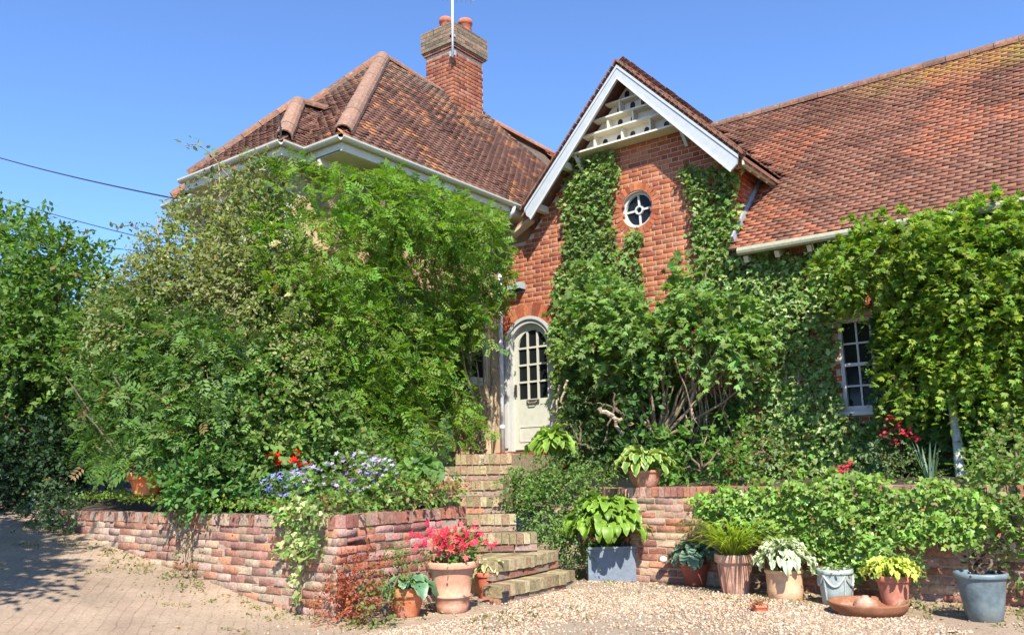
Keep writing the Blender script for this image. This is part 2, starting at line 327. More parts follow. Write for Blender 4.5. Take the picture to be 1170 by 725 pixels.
    bp2 = nd(nt, 'ShaderNodeBump', i_Strength=.5, i_Distance=.01); bp2.invert = True; L(br.outputs['Fac'], bp2.inputs['Height']); L(bp.outputs[0], bp2.inputs['Normal']); L(bp2.outputs[0], b.inputs['Normal']); return m
M_GROUND = ground_mat()
def noise_mat(name, c0, c1, scale, bump=.6, dist=.015):
    m, nt, b = newmat(name); L = nt.links.new; geo = nd(nt, 'ShaderNodeNewGeometry'); n = nd(nt, 'ShaderNodeTexNoise', i_Scale=scale, i_Detail=9., i_Roughness=.7); L(geo.outputs['Position'], n.inputs['Vector'])
    r = nd(nt, 'ShaderNodeValToRGB'); e = r.color_ramp.elements; e[0].position = .35; e[0].color = (*c0, 1); e[1].position = .65; e[1].color = (*c1, 1); L(n.outputs['Fac'], r.inputs['Fac']); L(r.outputs[0], b.inputs['Base Color'])
    b.inputs['Roughness'].default_value = .95; bp = nd(nt, 'ShaderNodeBump', i_Strength=bump, i_Distance=dist); L(n.outputs['Fac'], bp.inputs['Height']); L(bp.outputs[0], b.inputs['Normal']); return m
xs = np.concatenate([np.linspace(-300, -16, 12), np.linspace(-15.5, 3, 94), np.linspace(5, 300, 10)]); ys = np.concatenate([np.linspace(-200, -3, 10), np.linspace(-2, 12, 71), np.linspace(14, 400, 14)])
Xg, Yg_ = np.meshgrid(xs, ys); Pg = np.stack([Xg, Yg_, gz(Xg, Yg_)], -1).reshape(-1, 3)
nearm = ((abs(Pg[:, 0]) < 15) & (Pg[:, 1] < 12) & (Pg[:, 1] > -2)); Pg[nearm, 2] += (vn(Pg[nearm] * A(1, 1, 0), 1.7, 3) - .5) * .035
ii = np.arange(len(xs) * len(ys)).reshape(len(ys), len(xs)); Fg = np.stack([ii[:-1, :-1], ii[:-1, 1:], ii[1:, 1:], ii[1:, :-1]], -1).reshape(-1, 4)
go = mesh('ground', Pg, Fg, M_GROUND, None, None, True); props(go, kind='structure')
def zg(x, y): p = A(x, y, 0)[None]; return float(gz(x, y) + (vn(p, 1.7, 3)[0] - .5) * .035)
M_GRAV = noise_mat('gravel_bed', (.19, .14, .095), (.37, .30, .22), 70., .8)
gpoly = np.array([(-5.35, 7.0), (-5.35, 8.3), (-4.6, 8.5), (-3.6, 8.15), (-2.6, 7.75), (-1.7, 7.2), (-1.2, 6.5), (-.6, 5.2), (-1.5, 3.2), (-4.4, 3.2), (-4.9, 4.6), (-5.05, 5.3), (-4.95, 6.1), (-5.1, 6.6)])
def gclip(P, wob=.3):
    w = (vn(P * A(1, 1, 0) + 5, 2.2, 3) - .5) * 2 * wob; return pip(P[:, 0] + w, P[:, 1] + w[::1] * .7, gpoly)
Pq = Pg * 1
grid(-5.9, -.2, 2.8, 8.9, 190, 200, lambda x, y: gz(x, y) * 0 + .012, 'gravel_path', M_GRAV, clip=gclip, nf=.014)
# loose stones of the gravel
n = 60000; P = np.stack([rng.uniform(-6.2, -.2, n), rng.uniform(4.2, 8.9, n), np.zeros(n)], 1)
inn = gclip(P, .45); near = rng.random(n) < .03; P = P[(inn & (rng.random(n) < np.clip((vn(P * A(1, 1, 0) + 60, 1.6, 3) - .22) * 3.4, .15, 1))) | near]; n = len(P)
zz = gz(P[:, 0], P[:, 1]) + (vn(P * A(1, 1, 0), 1.7, 3) - .5) * .035
P[:, 2] = np.where(gclip(P), .014, zz + .004)
O = np.array([(1, 0, 0), (0, 1, 0), (-1, 0, 0), (0, -1, 0), (0, 0, 1), (0, 0, -1), ], float); OF = np.array([(0, 1, 4), (1, 2, 4), (2, 3, 4), (3, 0, 4), (1, 0, 5), (2, 1, 5), (3, 2, 5), (0, 3, 5)])
sz = .008 + .011 * rng.random(n) ** 1.5; aa = rng.random(n) * 6.28; V = O[None] * sz[:, None, None] * (.7 + .6 * rng.random((n, 6, 1))) * A(1.25, .85, .6)
c, s = np.cos(aa)[:, None], np.sin(aa)[:, None]; V = np.stack([V[..., 0] * c - V[..., 1] * s, V[..., 0] * s + V[..., 1] * c, V[..., 2]], -1) + P[:, None]
pal = np.array([(.62, .50, .36), (.50, .36, .24), (.70, .62, .50), (.42, .28, .19), (.55, .44, .36), (.34, .27, .22), (.66, .52, .42)])
C = pal[rng.integers(0, len(pal), n)] * A(.68, .63, .57) * (.8 + .4 * rng.random((n, 1)))
o = mesh('gravel', V.reshape(-1, 3), (OF[None] + (np.arange(n) * 6)[:, None, None]).reshape(-1, 3), M_STONE, None, np.repeat(C, 6, 0)); props(o, 'loose pale tan pebbles spread over the forecourt', 'gravel', kind='stuff')
M_BED = noise_mat('bed_soil', (.03, .02, .013), (.10, .07, .045), 25., 1., .04)
ZL = .86   # top of the left retaining wall
def bedz(x, y): return np.where(x < -5.9, gz(x, y) * 0 + .80 + .05 * (y - 5.1) , .8)
g1 = grid(-16, -5.95, 5.2, 7.6, 60, 20, lambda x, y: .80 + np.clip(.10 * (y - 5.2), 0, .3) + np.clip((-10.5 - x), 0, 5) * .05, 'planting_bed', M_BED, nf=.06, clip=lambda P: (P[:, 0] < -6.7) | (P[:, 1] < 6.8))
g2 = grid(-9.2, -6.0, 7.55, 11.0, 40, 40, lambda x, y: .95 + .12 * (y - 7.5), 'planting_bed', M_BED, nf=.06, clip=lambda P: (P[:, 0] < -7.9) | ((P[:, 1] < 7.8) & (P[:, 0] < -6.8)))
g3 = grid(-8.2, 4, 8.4, 10.95, 130, 36, lambda x, y: np.where(y < 8.6, .6, np.clip(.93 + .07 * (y - 8.65) - .16 * np.clip(-x - 5, 0, 9), .7, 2)), 'planting_bed', M_BED, nf=.06, clip=lambda P: ((P[:, 1] > 8.64) & (P[:, 0] > -4.95)) | ((P[:, 0] <= -4.95) & (P[:, 0] + .75 * (P[:, 1] - 8.65) > -5.05 - .15)) )

# ------------------------------------------------------------------ bricks
BPAL = np.array([(.52, .165, .07), (.45, .13, .06), (.58, .20, .085), (.37, .10, .055), (.50, .145, .065), (.56, .21, .11)]) * .63
def brick_field(name, o, u, n, L, H, parent, keep=None, pal=BPAL, mat=None, bond='flemish', jit=.002, bw=.215, bh=.065, mort=.01, dep=.05, mcol=(.42, .35, .26), ragged=0, ghost=0, backing=True, coltweak=None, z0=0):
    """individually laid bricks standing 5 mm proud of a mortar backing; o origin, u along, n outward"""
    o = A(*o); u = A(*u); n = A(*n); up = A(0, 0, 1); MBx = MB(); st = bw + mort; hd = (bw - mort) / 2 + mort; rows = int(H / (bh + mort)); CE = []; DM = []
    for r in range(rows):
        x = -(0 if r % 2 == 0 else (st * .75 if bond == 'flemish' else st / 2)); k = 0; zc = z0 + r * (bh + mort) + bh / 2 + mort / 2
        while x < L:
            w = bw if (bond != 'flemish' or k % 2 == 0) else hd - mort
            a = max(x, 0); b_ = min(x + w, L)
            if b_ - a > .02: CE.append(((a + b_) / 2, zc)); DM.append(b_ - a)
            x += w + mort; k += 1
    CE = np.array(CE); DM = np.array(DM)
    if keep is not None: q = keep(CE[:, 0], CE[:, 1]); CE, DM = CE[q], DM[q]
    if ghost: q = rng.random(len(CE)) > ghost; CE, DM = CE[q], DM[q]
    m = len(CE); idx = rng.integers(0, len(pal), m); C = pal[idx] * (.82 + .36 * rng.random((m, 1)))
    if coltweak is not None: C = coltweak(CE[:, 0], CE[:, 1], C)
    prr = .005 + .002 * (ragged > 0) + jit * np.abs(rng.normal(size=m)) + ragged * rng.random(m) * (rng.random(m) < .5)
    hh = bh * (np.ones(m) + (.06 * rng.normal(size=m) if ragged else 0)); V = np.zeros((m, 8, 3)); ch = .004
    cc = o + CE[:, 0:1] * u + (CE[:, 1:2] + (0 if not ragged else .004 * rng.normal(size=(m, 1)))) * up
    tw = (.0 if not ragged else .0035) * rng.normal(size=m)
    for j, (sx, sz, f) in enumerate([(-1, -1, 0), (1, -1, 0), (1, 1, 0), (-1, 1, 0), (-1, -1, 1), (1, -1, 1), (1, 1, 1), (-1, 1, 1)]):
        sh = ch if f else 0
        V[:, j] = cc + u * (sx * (DM / 2 - sh))[:, None] + up * (sz * (hh / 2 - sh))[:, None] + n * ((prr + tw * sx if f else -dep) + np.zeros(m))[:, None]
        if f and ragged: V[:, j] += rng.normal(size=(m, 3)) * .0024
    # chamfer ring
    Vr = np.zeros((m, 4, 3))
    for j, (sx, sz) in enumerate([(-1, -1), (1, -1), (1, 1), (-1, 1)]): Vr[:, j] = cc + u * (sx * DM / 2)[:, None] + up * (sz * hh / 2)[:, None] + n * (prr - ch)[:, None]
    V = np.concatenate([V, Vr], 1); F = np.array([(4, 5, 6, 7), (8, 9, 5, 4), (9, 10, 6, 5), (10, 11, 7, 6), (11, 8, 4, 7), (0, 1, 9, 8), (1, 2, 10, 9), (2, 3, 11, 10), (3, 0, 8, 11)])
    if (np.cross(u, up) @ n) < 0: F = F[:, ::-1]
    F = (F[None] + (np.arange(m) * 12)[:, None, None]).reshape(-1, 4)
    return mesh(name, V.reshape(-1, 3), F, mat or M_BRICK, parent, np.repeat(C, 12, 0))
YG = 10.9; XS = -4.42; XA = -8.55
house = thing('brick_house', 'orange-red brick house with a pointed gable, dovecote and long tiled roof on the right', 'house', (-6, 11, 1.2))
cott = thing('cottage', 'hipped tiled cottage wing under thick green climbers with a brick chimney', 'house', (-9.5, 9, 1.0))
# gable outline
GA = A(-5.98, YG, 7.12); tanR = (7.28 - 5.35) / (7.28 * 0 + 1.81)
def gable_in(x, z): return (z < 7.16 - abs(x + 5.95) * 1.06) | (z < 4.95)
CW = (-5.955, 5.07)
dc, dsp = -8.03, 3.20
def keepg(u, z):
    x = u - 8.6; zz = z + 1.3
    k = gable_in(x, zz + .04) & (x < XS + .0) ; k &= ~(((x - CW[0]) / .335) ** 2 + ((zz - CW[1]) / .36) ** 2 < 1)
    k &= ~((abs(x - dc) < .5) & (zz < dsp)) & ~(((x - dc) ** 2 + (zz - dsp) ** 2 < .56 ** 2) & (zz >= dsp))
    k &= ~((zz > 6.1)); k &= ~((abs(x + 6.25) < .36) & (zz > 2.3) & (zz < 2.95)); return k
brick_field('gable_wall', (-8.6, YG, 1.3), (1, 0, 0), (0, -1, 0), 4.18, 5.0, house, keepg)
def wallpoly(name, pts, holes=[], n=A(0, -1, 0), col=(.46, .36, .26), mat=None, parent=None, off=.0, thick=.25):
    """slab with holes via triangulated fill"""
    import bmesh
    bm = bmesh.new(); es = []
    for lp in [pts] + holes:
        vs = [bm.verts.new(p) for p in lp]; es += [bm.edges.new((vs[i], vs[(i + 1) % len(vs)])) for i in range(len(vs))]
    bmesh.ops.triangle_fill(bm, use_beauty=True, use_dissolve=False, edges=es)
    r = bmesh.ops.extrude_face_region(bm, geom=bm.faces[:]); vv = [g for g in r['geom'] if isinstance(g, bmesh.types.BMVert)]; bmesh.ops.translate(bm, verts=vv, vec=Vector(-n * thick)); bmesh.ops.recalc_face_normals(bm, faces=bm.faces)
    V = [tuple(v.co) for v in bm.verts]; bm.verts.index_update(); F = [tuple(v.index for v in f.verts) for f in bm.faces]; bm.free()
    return mesh(name, V, F, mat or M_MORTAR, parent, np.tile(A(*col), (len(V), 1)))
def circ(cx, cz, r, y, n=40, a0=0, a1=2 * math.pi, rz=None): return [(cx + r * math.cos(a), y, cz + (rz or r) * math.sin(a)) for a in np.linspace(a0, a1, n, endpoint=(a1 - a0) < 6)]
door_hole = [(dc - .47, YG, 1.52), (dc + .47, YG, 1.52)] + circ(dc, dsp, .47, YG, 17, 0, math.pi)
wallpoly('gable_masonry', [(-8.6, YG, .6), (XS, YG, .6), (XS, YG, 5.5), (-5.95, YG, 7.14), (-8.02, YG, 4.95), (-8.6, YG, 4.95)], [circ(*CW, .27, YG), door_hole, [(-6.5, YG, 2.4), (-6.0, YG, 2.4), (-6.0, YG, 2.85), (-6.5, YG, 2.85)]], parent=house, thick=.3)
# side wall over the right roof
brick_field('side_wall', (XS, YG, 4.0), (0, 1, 0), (1, 0, 0), 1.5, 1.6, house, lambda u, z: (z + 4.0) < 5.56, pal=BPAL * A(1.05, .85, .8))
mb = MB(); mb.box(A(XS - .1, YG + 1.3, 4.5), (.2, 2.6, 2.0), col=(.6, .5, .38)); mb.build('side_masonry', M_MORTAR, house)
# right range wall, mostly under ivy
def keepr(u, z):
    x = u + XS; zz = z + .9; return ~((x > -3.2) & (x < -2.56) & (zz > 1.86) & (zz < 3.06))
brick_field('range_wall', (XS, YG, .9), (1, 0, 0), (0, -1, 0), 7.6, 3.25, house, keepr, pal=BPAL * .9)
wallpoly('range_masonry', [(XS, YG, .6), (3.5, YG, .6), (3.5, YG, 4.3), (XS, YG, 4.3)], [[(-3.2, YG, 1.86), (-2.58, YG, 1.86), (-2.58, YG, 3.04), (-3.2, YG, 3.04)]], parent=house, thick=.3)
# brick rings
def ring_bricks(name, cx, cz, r0, r1, a0, a1, n, y, parent, pro=.012, rz=1.):
    mb = MB(); 
    for i in range(n):
        a = a0 + (a1 - a0) * (i + .5) / n; d = A(math.cos(a), 0, math.sin(a) * rz); t = A(-math.sin(a), 0, math.cos(a) * rz); t /= np.linalg.norm(t); w = (a1 - a0) * (r0 + r1) / 2 / n - .009
        c = A(cx, y, cz) + d * (r0 + r1) / 2; mb.box(c + A(0, .03 - pro, 0), (r1 - r0, .06, w), (nrm(d), A(0, 1, 0), nrm(t)), BPAL[rng.integers(0, 6)] * (.85 + .35 * rng.random()))
    return mb.build(name, M_BRICK, parent)
ring_bricks('brick_ring', *CW, .265, .385, 0, 2 * math.pi, 30, YG, house, rz=1.08)
ring_bricks('brick_arch', dc, dsp, .50, .72, .0, math.pi, 24, YG, house)
# round window
def ring3(mb, cx, cz, r0, r1, y0, y1, col, seg=40, a0=0, a1=2 * math.pi, rz=1.):
    full = a1 - a0 > 6.2; A_ = np.linspace(a0, a1, seg, endpoint=not full); V = []
    for a in A_:
        for r, y in ((r0, y0), (r1, y0), (r1, y1), (r0, y1)): V.append((cx + r * math.cos(a), y, cz + r * math.sin(a) * rz))
    m_ = seg if full else seg - 1
    F = [(i * 4 + k, ((i + 1) % seg) * 4 + k, ((i + 1) % seg) * 4 + (k + 1) % 4, i * 4 + (k + 1) % 4) for i in range(m_) for k in range(4)]
    mb.add(V, F, col)
rw = MB(); ring3(rw, *CW, .22, .272, YG + .05, YG + .14, WHITE, rz=1.08); ring3(rw, *CW, .045, .07, YG + .06, YG + .11, WHITE, 20)
for a in (0, 90, 180, 270):
    a = R_(a + 2); d = A(math.cos(a), 0, math.sin(a)); rw.bar(A(CW[0], YG + .085, CW[1]) + d * .065, A(CW[0], YG + .085, CW[1]) + d * .235, .03, .022, (0, 1, 0), WHITE)
rwo = rw.build('round_window', M_WOOD, house)
g = MB(); g.prism(circ(*CW, .25, YG + .10, 32, rz=.27), A(0, .01, 0)); g.build('pane', M_GLASS, rwo)
# dovecote in the gable head
dv = MB(); YD = YG - .02
dv.prism([(-6.93, YD, 6.12), (-4.99, YD, 6.12), (-5.95, YD, 7.12)], A(0, .08, 0), (.66, .64, .56))
shelf = [(6.10, -6.97, -4.93, .26), (6.36, -6.75, -5.18, .20), (6.575, -6.55, -5.38, .18), (6.79, -6.33, -5.58, .15)]
dco = dv.build('dovecote', M_WOOD, house)
for z, x0, x1, dpt in shelf: s_ = MB(); s_.box(A((x0 + x1) / 2, YD - dpt / 2, z), (x1 - x0, dpt, .026), col=(.60, .56, .44)); s_.build('shelf', M_WOOD, dco)
for x, z0, z1 in ((-6.55, 6.11, 6.35), (-6.06, 6.11, 6.35), (-5.58, 6.11, 6.35), (-6.30, 6.37, 6.56), (-5.86, 6.37, 6.56), (-6.08, 6.59, 6.78), (-5.72, 6.59, 6.76)): s_ = MB(); s_.box(A(x, YD - .075, (z0 + z1) / 2), (.028, .15, z1 - z0), col=(.58, .54, .42)); s_.build('divider', M_WOOD, dco)
for x, z in ((-6.44, 6.17), (-6.19, 6.17), (-5.95, 6.17), (-5.71, 6.17), (-5.38, 6.17), (-6.16, 6.42), (-5.93, 6.42), (-6.16, 6.64), (-5.93, 6.64), (-6.02, 6.845)):
    h = MB(); P_ = [(x - .042, YD - .004, z), (x + .042, YD - .004, z)] + [(x + .042 * math.cos(a), YD - .004, z + .09 + .042 * math.sin(a)) for a in np.linspace(0, math.pi, 9)]
    h.prism(P_, A(0, .03, 0), (.012, .011, .010)); h.build('dark_hole_plate', M_WOOD, dco)  # near-black plate paints the shade inside a pigeon hole; no recess is cut
for x in (-6.86, -5.07): br_ = MB(); br_.bar((x, YD - .22, 6.08), (x, YD - .0, 5.84), .05, .05, (1, 0, 0), WHITE); br_.bar((x, YD - .22, 6.07), (x, YD, 6.07), .05, .04, (0, 0, 1), WHITE); br_.build('bracket', M_WOOD, dco)
# lamp by the door
lp = MB(); lp.box(A(-8.2, YG - .09, 4.20), (.27, .17, .10), col=(.30, .36, .36)); lp.box(A(-8.2, YG - .02, 4.17), (.20, .04, .14), col=(.2, .25, .25)); lo = lp.build('wall_lamp', M_METAL, house)
lg = MB(); lg.box(A(-8.2, YG - .09, 4.137), (.22, .13, .02), col=(.5, .55, .55)); lg.build('lens', M_GLASS, lo)
# door
dr = MB(); fr = MB()
for s in (-1, 1): fr.box(A(dc + s * .43, YG + .06, (1.545 + dsp) / 2), (.085, .12, dsp - 1.545), col=WHITE * .9)
ring3(fr, dc, dsp, .388, .472, YG, YG + .12, WHITE * .9, 24, 0, math.pi); ring3(fr, dc, dsp, .45, .50, YG - .03, YG + .0, WHITE * .85, 24, 0, math.pi)
for s in (-1, 1): fr.box(A(dc + s * .475, YG - .013, (1.6 + dsp) / 2), (.05, .034, dsp - 1.6), col=WHITE * .85)
fr.build('door_frame', M_WOOD, house)
DC = A(.44, .44, .36); yl = YG + .085
zb = 2.37
dr.box(A(dc, yl + .02, (1.57 + zb) / 2), (.775, .045, zb - 1.57), col=DC)
for s in (-1, 1): dr.box(A(dc + s * .338, yl + .02, (zb + dsp) / 2), (.10, .045, dsp - zb), col=DC)
ring3(dr, dc, dsp, .285, .388, yl - .0025, yl + .0425, DC, 24, 0, math.pi)
for k in (-1, 1): dr.box(A(dc + k * .098, yl + .018, (zb + dsp + .26) / 2), (.03, .034, dsp + .26 - zb), col=DC)
for j in range(1, 4):
    z = zb + (dsp - zb) / 3 * j + (-.0); dr.box(A(dc, yl + .019, z), (.60, .030, .03), col=DC)
dr.box(A(dc, yl - .006, 1.93), (.56, .012, .02), col=DC); dr.box(A(dc, yl - .006, 1.70), (.56, .012, .02), col=DC); dr.box(A(dc - .28, yl - .006, 1.815), (.02, .012, .21), col=DC); dr.box(A(dc + .28, yl - .006, 1.815), (.02, .012, .21), col=DC)
do = dr.build('front_door', M_WOOD, house)
g = MB(); g.prism([(dc - .30, yl + .03, zb), (dc + .30, yl + .03, zb)] + [(dc + .3 * math.cos(a), yl + .03, dsp + .3 * math.sin(a)) for a in np.linspace(0, math.pi, 16)], A(0, .006, 0)); g.build('pane', M_GLASS, do)
h = MB(); h.box(A(dc - .335, yl - .02, 2.52), (.03, .03, .19), col=(.03, .025, .02)); h.tube([(dc - .335, yl - .01, 2.6), (dc - .335, yl - .05, 2.57), (dc - .335, yl - .055, 2.50), (dc - .335, yl - .01, 2.45)], .01, 6, (.03, .025, .02)); h.build('door_handle', M_METAL, do)
h = MB(); h.lathe((dc - .335, yl - .03, 2.83), [(.0, -.014), (.016, -.01), (.016, .01), (0, .014)], 10, (.2, .16, .08)); h.build('door_knob', M_METAL, do)
h = MB(); h.box(A(dc, yl - .015, 2.325), (.24, .02, .06), col=(.05, .045, .04)); h.tube([(dc - .09, yl - .03, 2.33), (dc - .06, yl - .05, 2.30), (dc + .06, yl - .05, 2.30), (dc + .09, yl - .03, 2.33)], .009, 6, (.25, .22, .17)); h.build('letter_box', M_METAL, do)
# door step
ds = MB()
for i in range(14): ds.box(A(-8.62 + .076 * i * 1.28, YG - .13, 1.475), (.09, .26, .105), col=BPAL[rng.integers(0, 6)] * .9)
for r in range(5):
    for i in range(6): ds.box(A(-8.55 + .225 * i + (.11 if r % 2 else 0), YG - .12, 1.375 - .078 * r), (.213, .22, .066), col=BPAL[rng.integers(0, 6)] * .85)
ds.build('doorstep', M_OLDBRICK, house)
# sash windows -------------------------------------------------
def window(name, parent, o, u, n, w, h, nc, nr, mid=None, fcol=WHITE, reveal=.09, bar=.022, sill=True):
    o = A(*o); u = A(*u); n = A(*n); up = A(0, 0, 1); mb = MB(); ax = (u, n, up)
    def bx(x0, x1, z0, z1, d0, d1, col=fcol): mb.box(o + u * (x0 + x1) / 2 + up * (z0 + z1) / 2 + n * (d0 + d1) / 2, (x1 - x0, abs(d1 - d0), z1 - z0), ax, col)
    f = .05; r = -reveal
    bx(0, f, 0, h, r - .05, r + .03); bx(w - f, w, 0, h, r - .05, r + .03); bx(f, w - f, 0, f * 1.3, r - .05, r + .028); bx(f, w - f, h - f, h, r - .05, r + .028)
    for i in range(1, nc): x = f + (w - 2 * f) * i / nc; bx(x - bar / 2, x + bar / 2, f, h - f, r - .03, r)
    for j in range(1, nr): z = f + (h - 2 * f) * j / nr; t = bar * (1.9 if mid == j else 1.); bx(f, w - f, z - t / 2, z + t / 2, r - .028, r + (.016 if mid == j else .003))
    fo = mb.build(name, M_WOOD, parent)
    if sill: sm = MB(); sm.box(o + u * w / 2 + up * -.03 + n * (.02 - reveal / 2), (w + .08, reveal + .1, .05), ax, fcol * .95); sm.build('sill', M_WOOD, fo)
    gm = MB(); gm.box(o + u * w / 2 + up * h / 2 + n * (r - .035), (w - .02, .006, h - .02), ax); gm.build('pane', M_GLASS, fo); return fo
window('sash_window', house, (-3.2, YG, 1.87), (1, 0, 0), (0, -1, 0), .61, 1.16, 3, 4, 2, reveal=.05)
mb = MB(); mb.box(A(-2.9, YG - .02, 3.07), (.70, .06, .075), col=(.42, .30, .17)); mb.build('lintel', M_WOOD, house)
window('small_window', house, (-6.5, YG, 2.41), (1, 0, 0), (0, -1, 0), .5, .43, 2, 1, reveal=.05)
# ------------------------------------------------------------------ tiled roofs
TPAL = np.array([(.31, .125, .075), (.26, .10, .065), (.38, .165, .095), (.20, .09, .065), (.29, .14, .095), (.24, .12, .09), (.34, .13, .07)]) * A(.64, .68, .70)
def tiles(name, e0, u, s, L, H, parent, keep=None, pal=TPAL, tw=.165, ex=.086, tweak=None, sag=.02, over=1):
    """rows of plain clay tiles on a slope: e0 eave origin, u along eave, s up slope"""
    e0 = A(*e0); u = nrm(A(*u)); s = nrm(A(*s)); n = np.cross(u, s); n = n if n[2] > 0 else -n
    rows = int(H / ex) + 1; cols = int(L / tw) + 2; I, J = np.meshgrid(np.arange(cols), np.arange(rows)); I = I.ravel(); J = J.ravel()
    a = I * tw + (J % 2) * tw / 2 - tw / 2; b = J * ex; m = len(a)
    q = np.ones(m, bool) if keep is None else keep(a, b + ex * .5); q &= (a > -tw) & (a < L); a, b = a[q], b[q]; m = len(a)
    w = tw * .99; ln = .16; th = .014; jit = rng.normal(size=m) * .003; lift = np.abs(rng.normal(size=m)) * .004; tlt = rng.normal(size=m) * .0018
    base = e0 + a[:, None] * u + (b + jit)[:, None] * s; wav = (vn(base, .9, 2) - .5) * sag * 2
    V = np.zeros((m, 8, 3)); k = 0
    for z in (0, 1):
        for x, y in ((-.5, 0), (.5, 0), (.5, 1), (-.5, 1)):
            hh = (.034 if y == 0 else .004) + (th if z else 0)
            xx = np.clip(a + x * w, 0, L) - a if over else np.full(m, x * w)
            V[:, k] = base + u * xx[:, None] + s * (y * ln) + n * (hh + wav + lift * (1 - y) + tlt * x * 2 * (1 - y))[:, None]; k += 1
    F = np.array([(4, 5, 6, 7), (0, 4, 7, 3), (1, 2, 6, 5), (0, 1, 5, 4)]); 
    if np.dot(np.cross(u, s), n) < 0: F = F[:, ::-1]
    C = pal[rng.integers(0, len(pal), m)] * .35 + pal.mean(0) * .65; C = C * (.9 + .2 * rng.random((m, 1))) * (.76 + .5 * vn(base, 1.0, 3))[:, None] * (1 + .22 * (vn(base * A(.25, 1, 1) + 40, 6., 1) - .5))[:, None]; C = C * (1 - .25 * (vn(base + 70, 1.6, 2) > .6))[:, None]
    if tweak is not None: C = tweak(base, a, b, C)
    return mesh(name, V.reshape(-1, 3), (F[None] + (np.arange(m) * 8)[:, None, None]).reshape(-1, 4), M_TILE, parent, np.repeat(C, 8, 0))
def ridge(mb, p0, p1, r=.105, step=.31, pal=TPAL, bump=.012, col=None):
    p0 = A(*p0); p1 = A(*p1); d = p1 - p0; L = np.linalg.norm(d); d /= L; n = max(1, int(L / step)); sd = nrm(np.cross(d, A(0, 0, 1))); up = np.cross(sd, d)
    for i in range(n):
        a = p0 + d * (L * i / n); b = p0 + d * (L * (i + 1) / n - .008); c = (col if col is not None else pal[rng.integers(0, len(pal))]) * (.9 + .35 * rng.random()); c = c * .62 + A(.24, .18, .13) * .2; V = []
        for P_, rr in ((a, r * (1 + .03 * rng.normal())), (b, r * (1.0 + .04 * rng.random()))):
            for R2 in (rr, rr - .018):
                for th in np.linspace(-1.75, 1.75, 9): V.append(P_ + (sd * math.sin(th) + up * math.cos(th)) * R2)
        F = []
        for k in range(8): F += [(k, k + 1, 18 + k + 1, 18 + k), (9 + k, 27 + k, 27 + k + 1, 9 + k + 1), (k, 9 + k, 10 + k, k + 1), (18 + k, 19 + k, 28 + k, 27 + k)]
        mb.add(V, F, c)
def slab(mb, pts, th=.06, col=(.1, .07, .05)):
    P_ = np.asarray(pts, float); n = nrm(np.cross(P_[1] - P_[0], P_[2] - P_[0])); n = n if n[2] > 0 else -n; mb.prism(P_, -n * th, col)
# right range roof
EZ, RZ, EY, RY = 4.07, 7.30, YG - .30, 13.85
sv = nrm(A(0, RY - EY, RZ - EZ)); SL = math.hypot(RY - EY, RZ - EZ); tp = (RZ - EZ) / (RY - EY)
def keep_rr(a, b):
    x = a - 7.4; y = EY + b * sv[1]; z = EZ + b * sv[2]; left = np.where(z < 5.35, XS + .02, np.where(z < 7.28, -5.95 + (7.36 - z) / 1.06, -6.4)); return (x > left) & (b < SL)
def moss(base, a, b, C):
    f = np.clip((b - SL * .72) / (SL * .28), 0, 1) * (.35 + .9 * vn(base + 3, 1.3, 3)) * np.clip((base[:, 0] + 5.) / 3.5, .25, 1.2); f = np.clip(f * 1.4 - .26, 0, .6) * (rng.random(len(f)) < .85)
    C = C * (1 - f[:, None]) + f[:, None] * A(.30, .23, .035); g = (vn(base + 8, .8, 2) > .58) * .5 * rng.random(len(f)); C = C * (1 - g[:, None]) + g[:, None] * A(.46, .14, .06)
    return C
tiles('range_roof', (-7.4, EY, EZ), (1, 0, 0), sv, 9.6, SL, house, keep_rr, tweak=moss, pal=TPAL * A(1.05, 1., 1.0))
mb = MB(); slab(mb, [(XS + .01, EY + .03, EZ - .02), (2.2, EY + .03, EZ - .02), (2.2, RY, RZ - .03), (-6.9, RY, RZ - .03), (-4.12 - .1, 11.9, 5.35)], .05); slab(mb, [(-6.9, RY, RZ - .03), (2.2, RY, RZ - .03), (2.2, RY + 3.2, EZ), (-6.9, RY + 3.2, EZ)], .05, (.25, .1, .06)); mb.build('roof_deck', M_TILE, house)
mb = MB(); ridge(mb, (-6.6, RY, RZ + .0), (2.2, RY, RZ + .0), .11, .32); mb.build('ridge_tiles', M_TILE, house)
for x in np.arange(-4.2, 2.1, .42):
    mb = MB(); mb.box(A(x, EY + .17, EZ - .075 + .02), (.06, .36, .09), (A(1, 0, 0), sv * A(1, .8, .8) if 0 else nrm(A(0, 1, .5)), nrm(A(0, -.5, 1))), (.50, .42, .28)); mb.build('rafter_end', M_WOOD, house)
mb = MB(); mb.tube([(-4.28, EY - .05, EZ - .03), (-3.0, EY - .055, EZ - .045), (0, EY - .05, EZ - .05), (2.2, EY - .05, EZ - .045)], .055, 10, (.30, .29, .20)); go_ = mb.build('gutter', M_METAL, house)
mb = MB(); mb.tube([(-2.62, EY - .05, EZ - .10), (-2.62, EY - .04, EZ - .2), (-2.62, YG - .08, EZ - .5), (-2.62, YG - .08, EZ - .9)], .035, 8, (.7, .72, .72)); mb.lathe((-2.62, EY - .05, EZ - .16), [(.05, 0), (.062, .02), (.062, .1), (.05, .12)], 12, (.75, .77, .77)); mb.build('downpipe', M_METAL, house, True)
# lead flashing stepped up the side wall
mb = MB(); mb.bar((XS + .02, EY + .12, EZ + .17), (XS + .02, 12.05, EZ + .17 + (12.05 - EY - .12) * tp), .03, .16, (0, 0, 1), (.26, .28, .31)); mb.bar((XS + .09, EY + .05, EZ + .06), (XS + .09, 12.0, EZ + .06 + (12.0 - EY - .05) * tp), .14, .02, (0, 0, 1), (.26, .28, .31)); mb.build('flashing', M_LEAD, house)
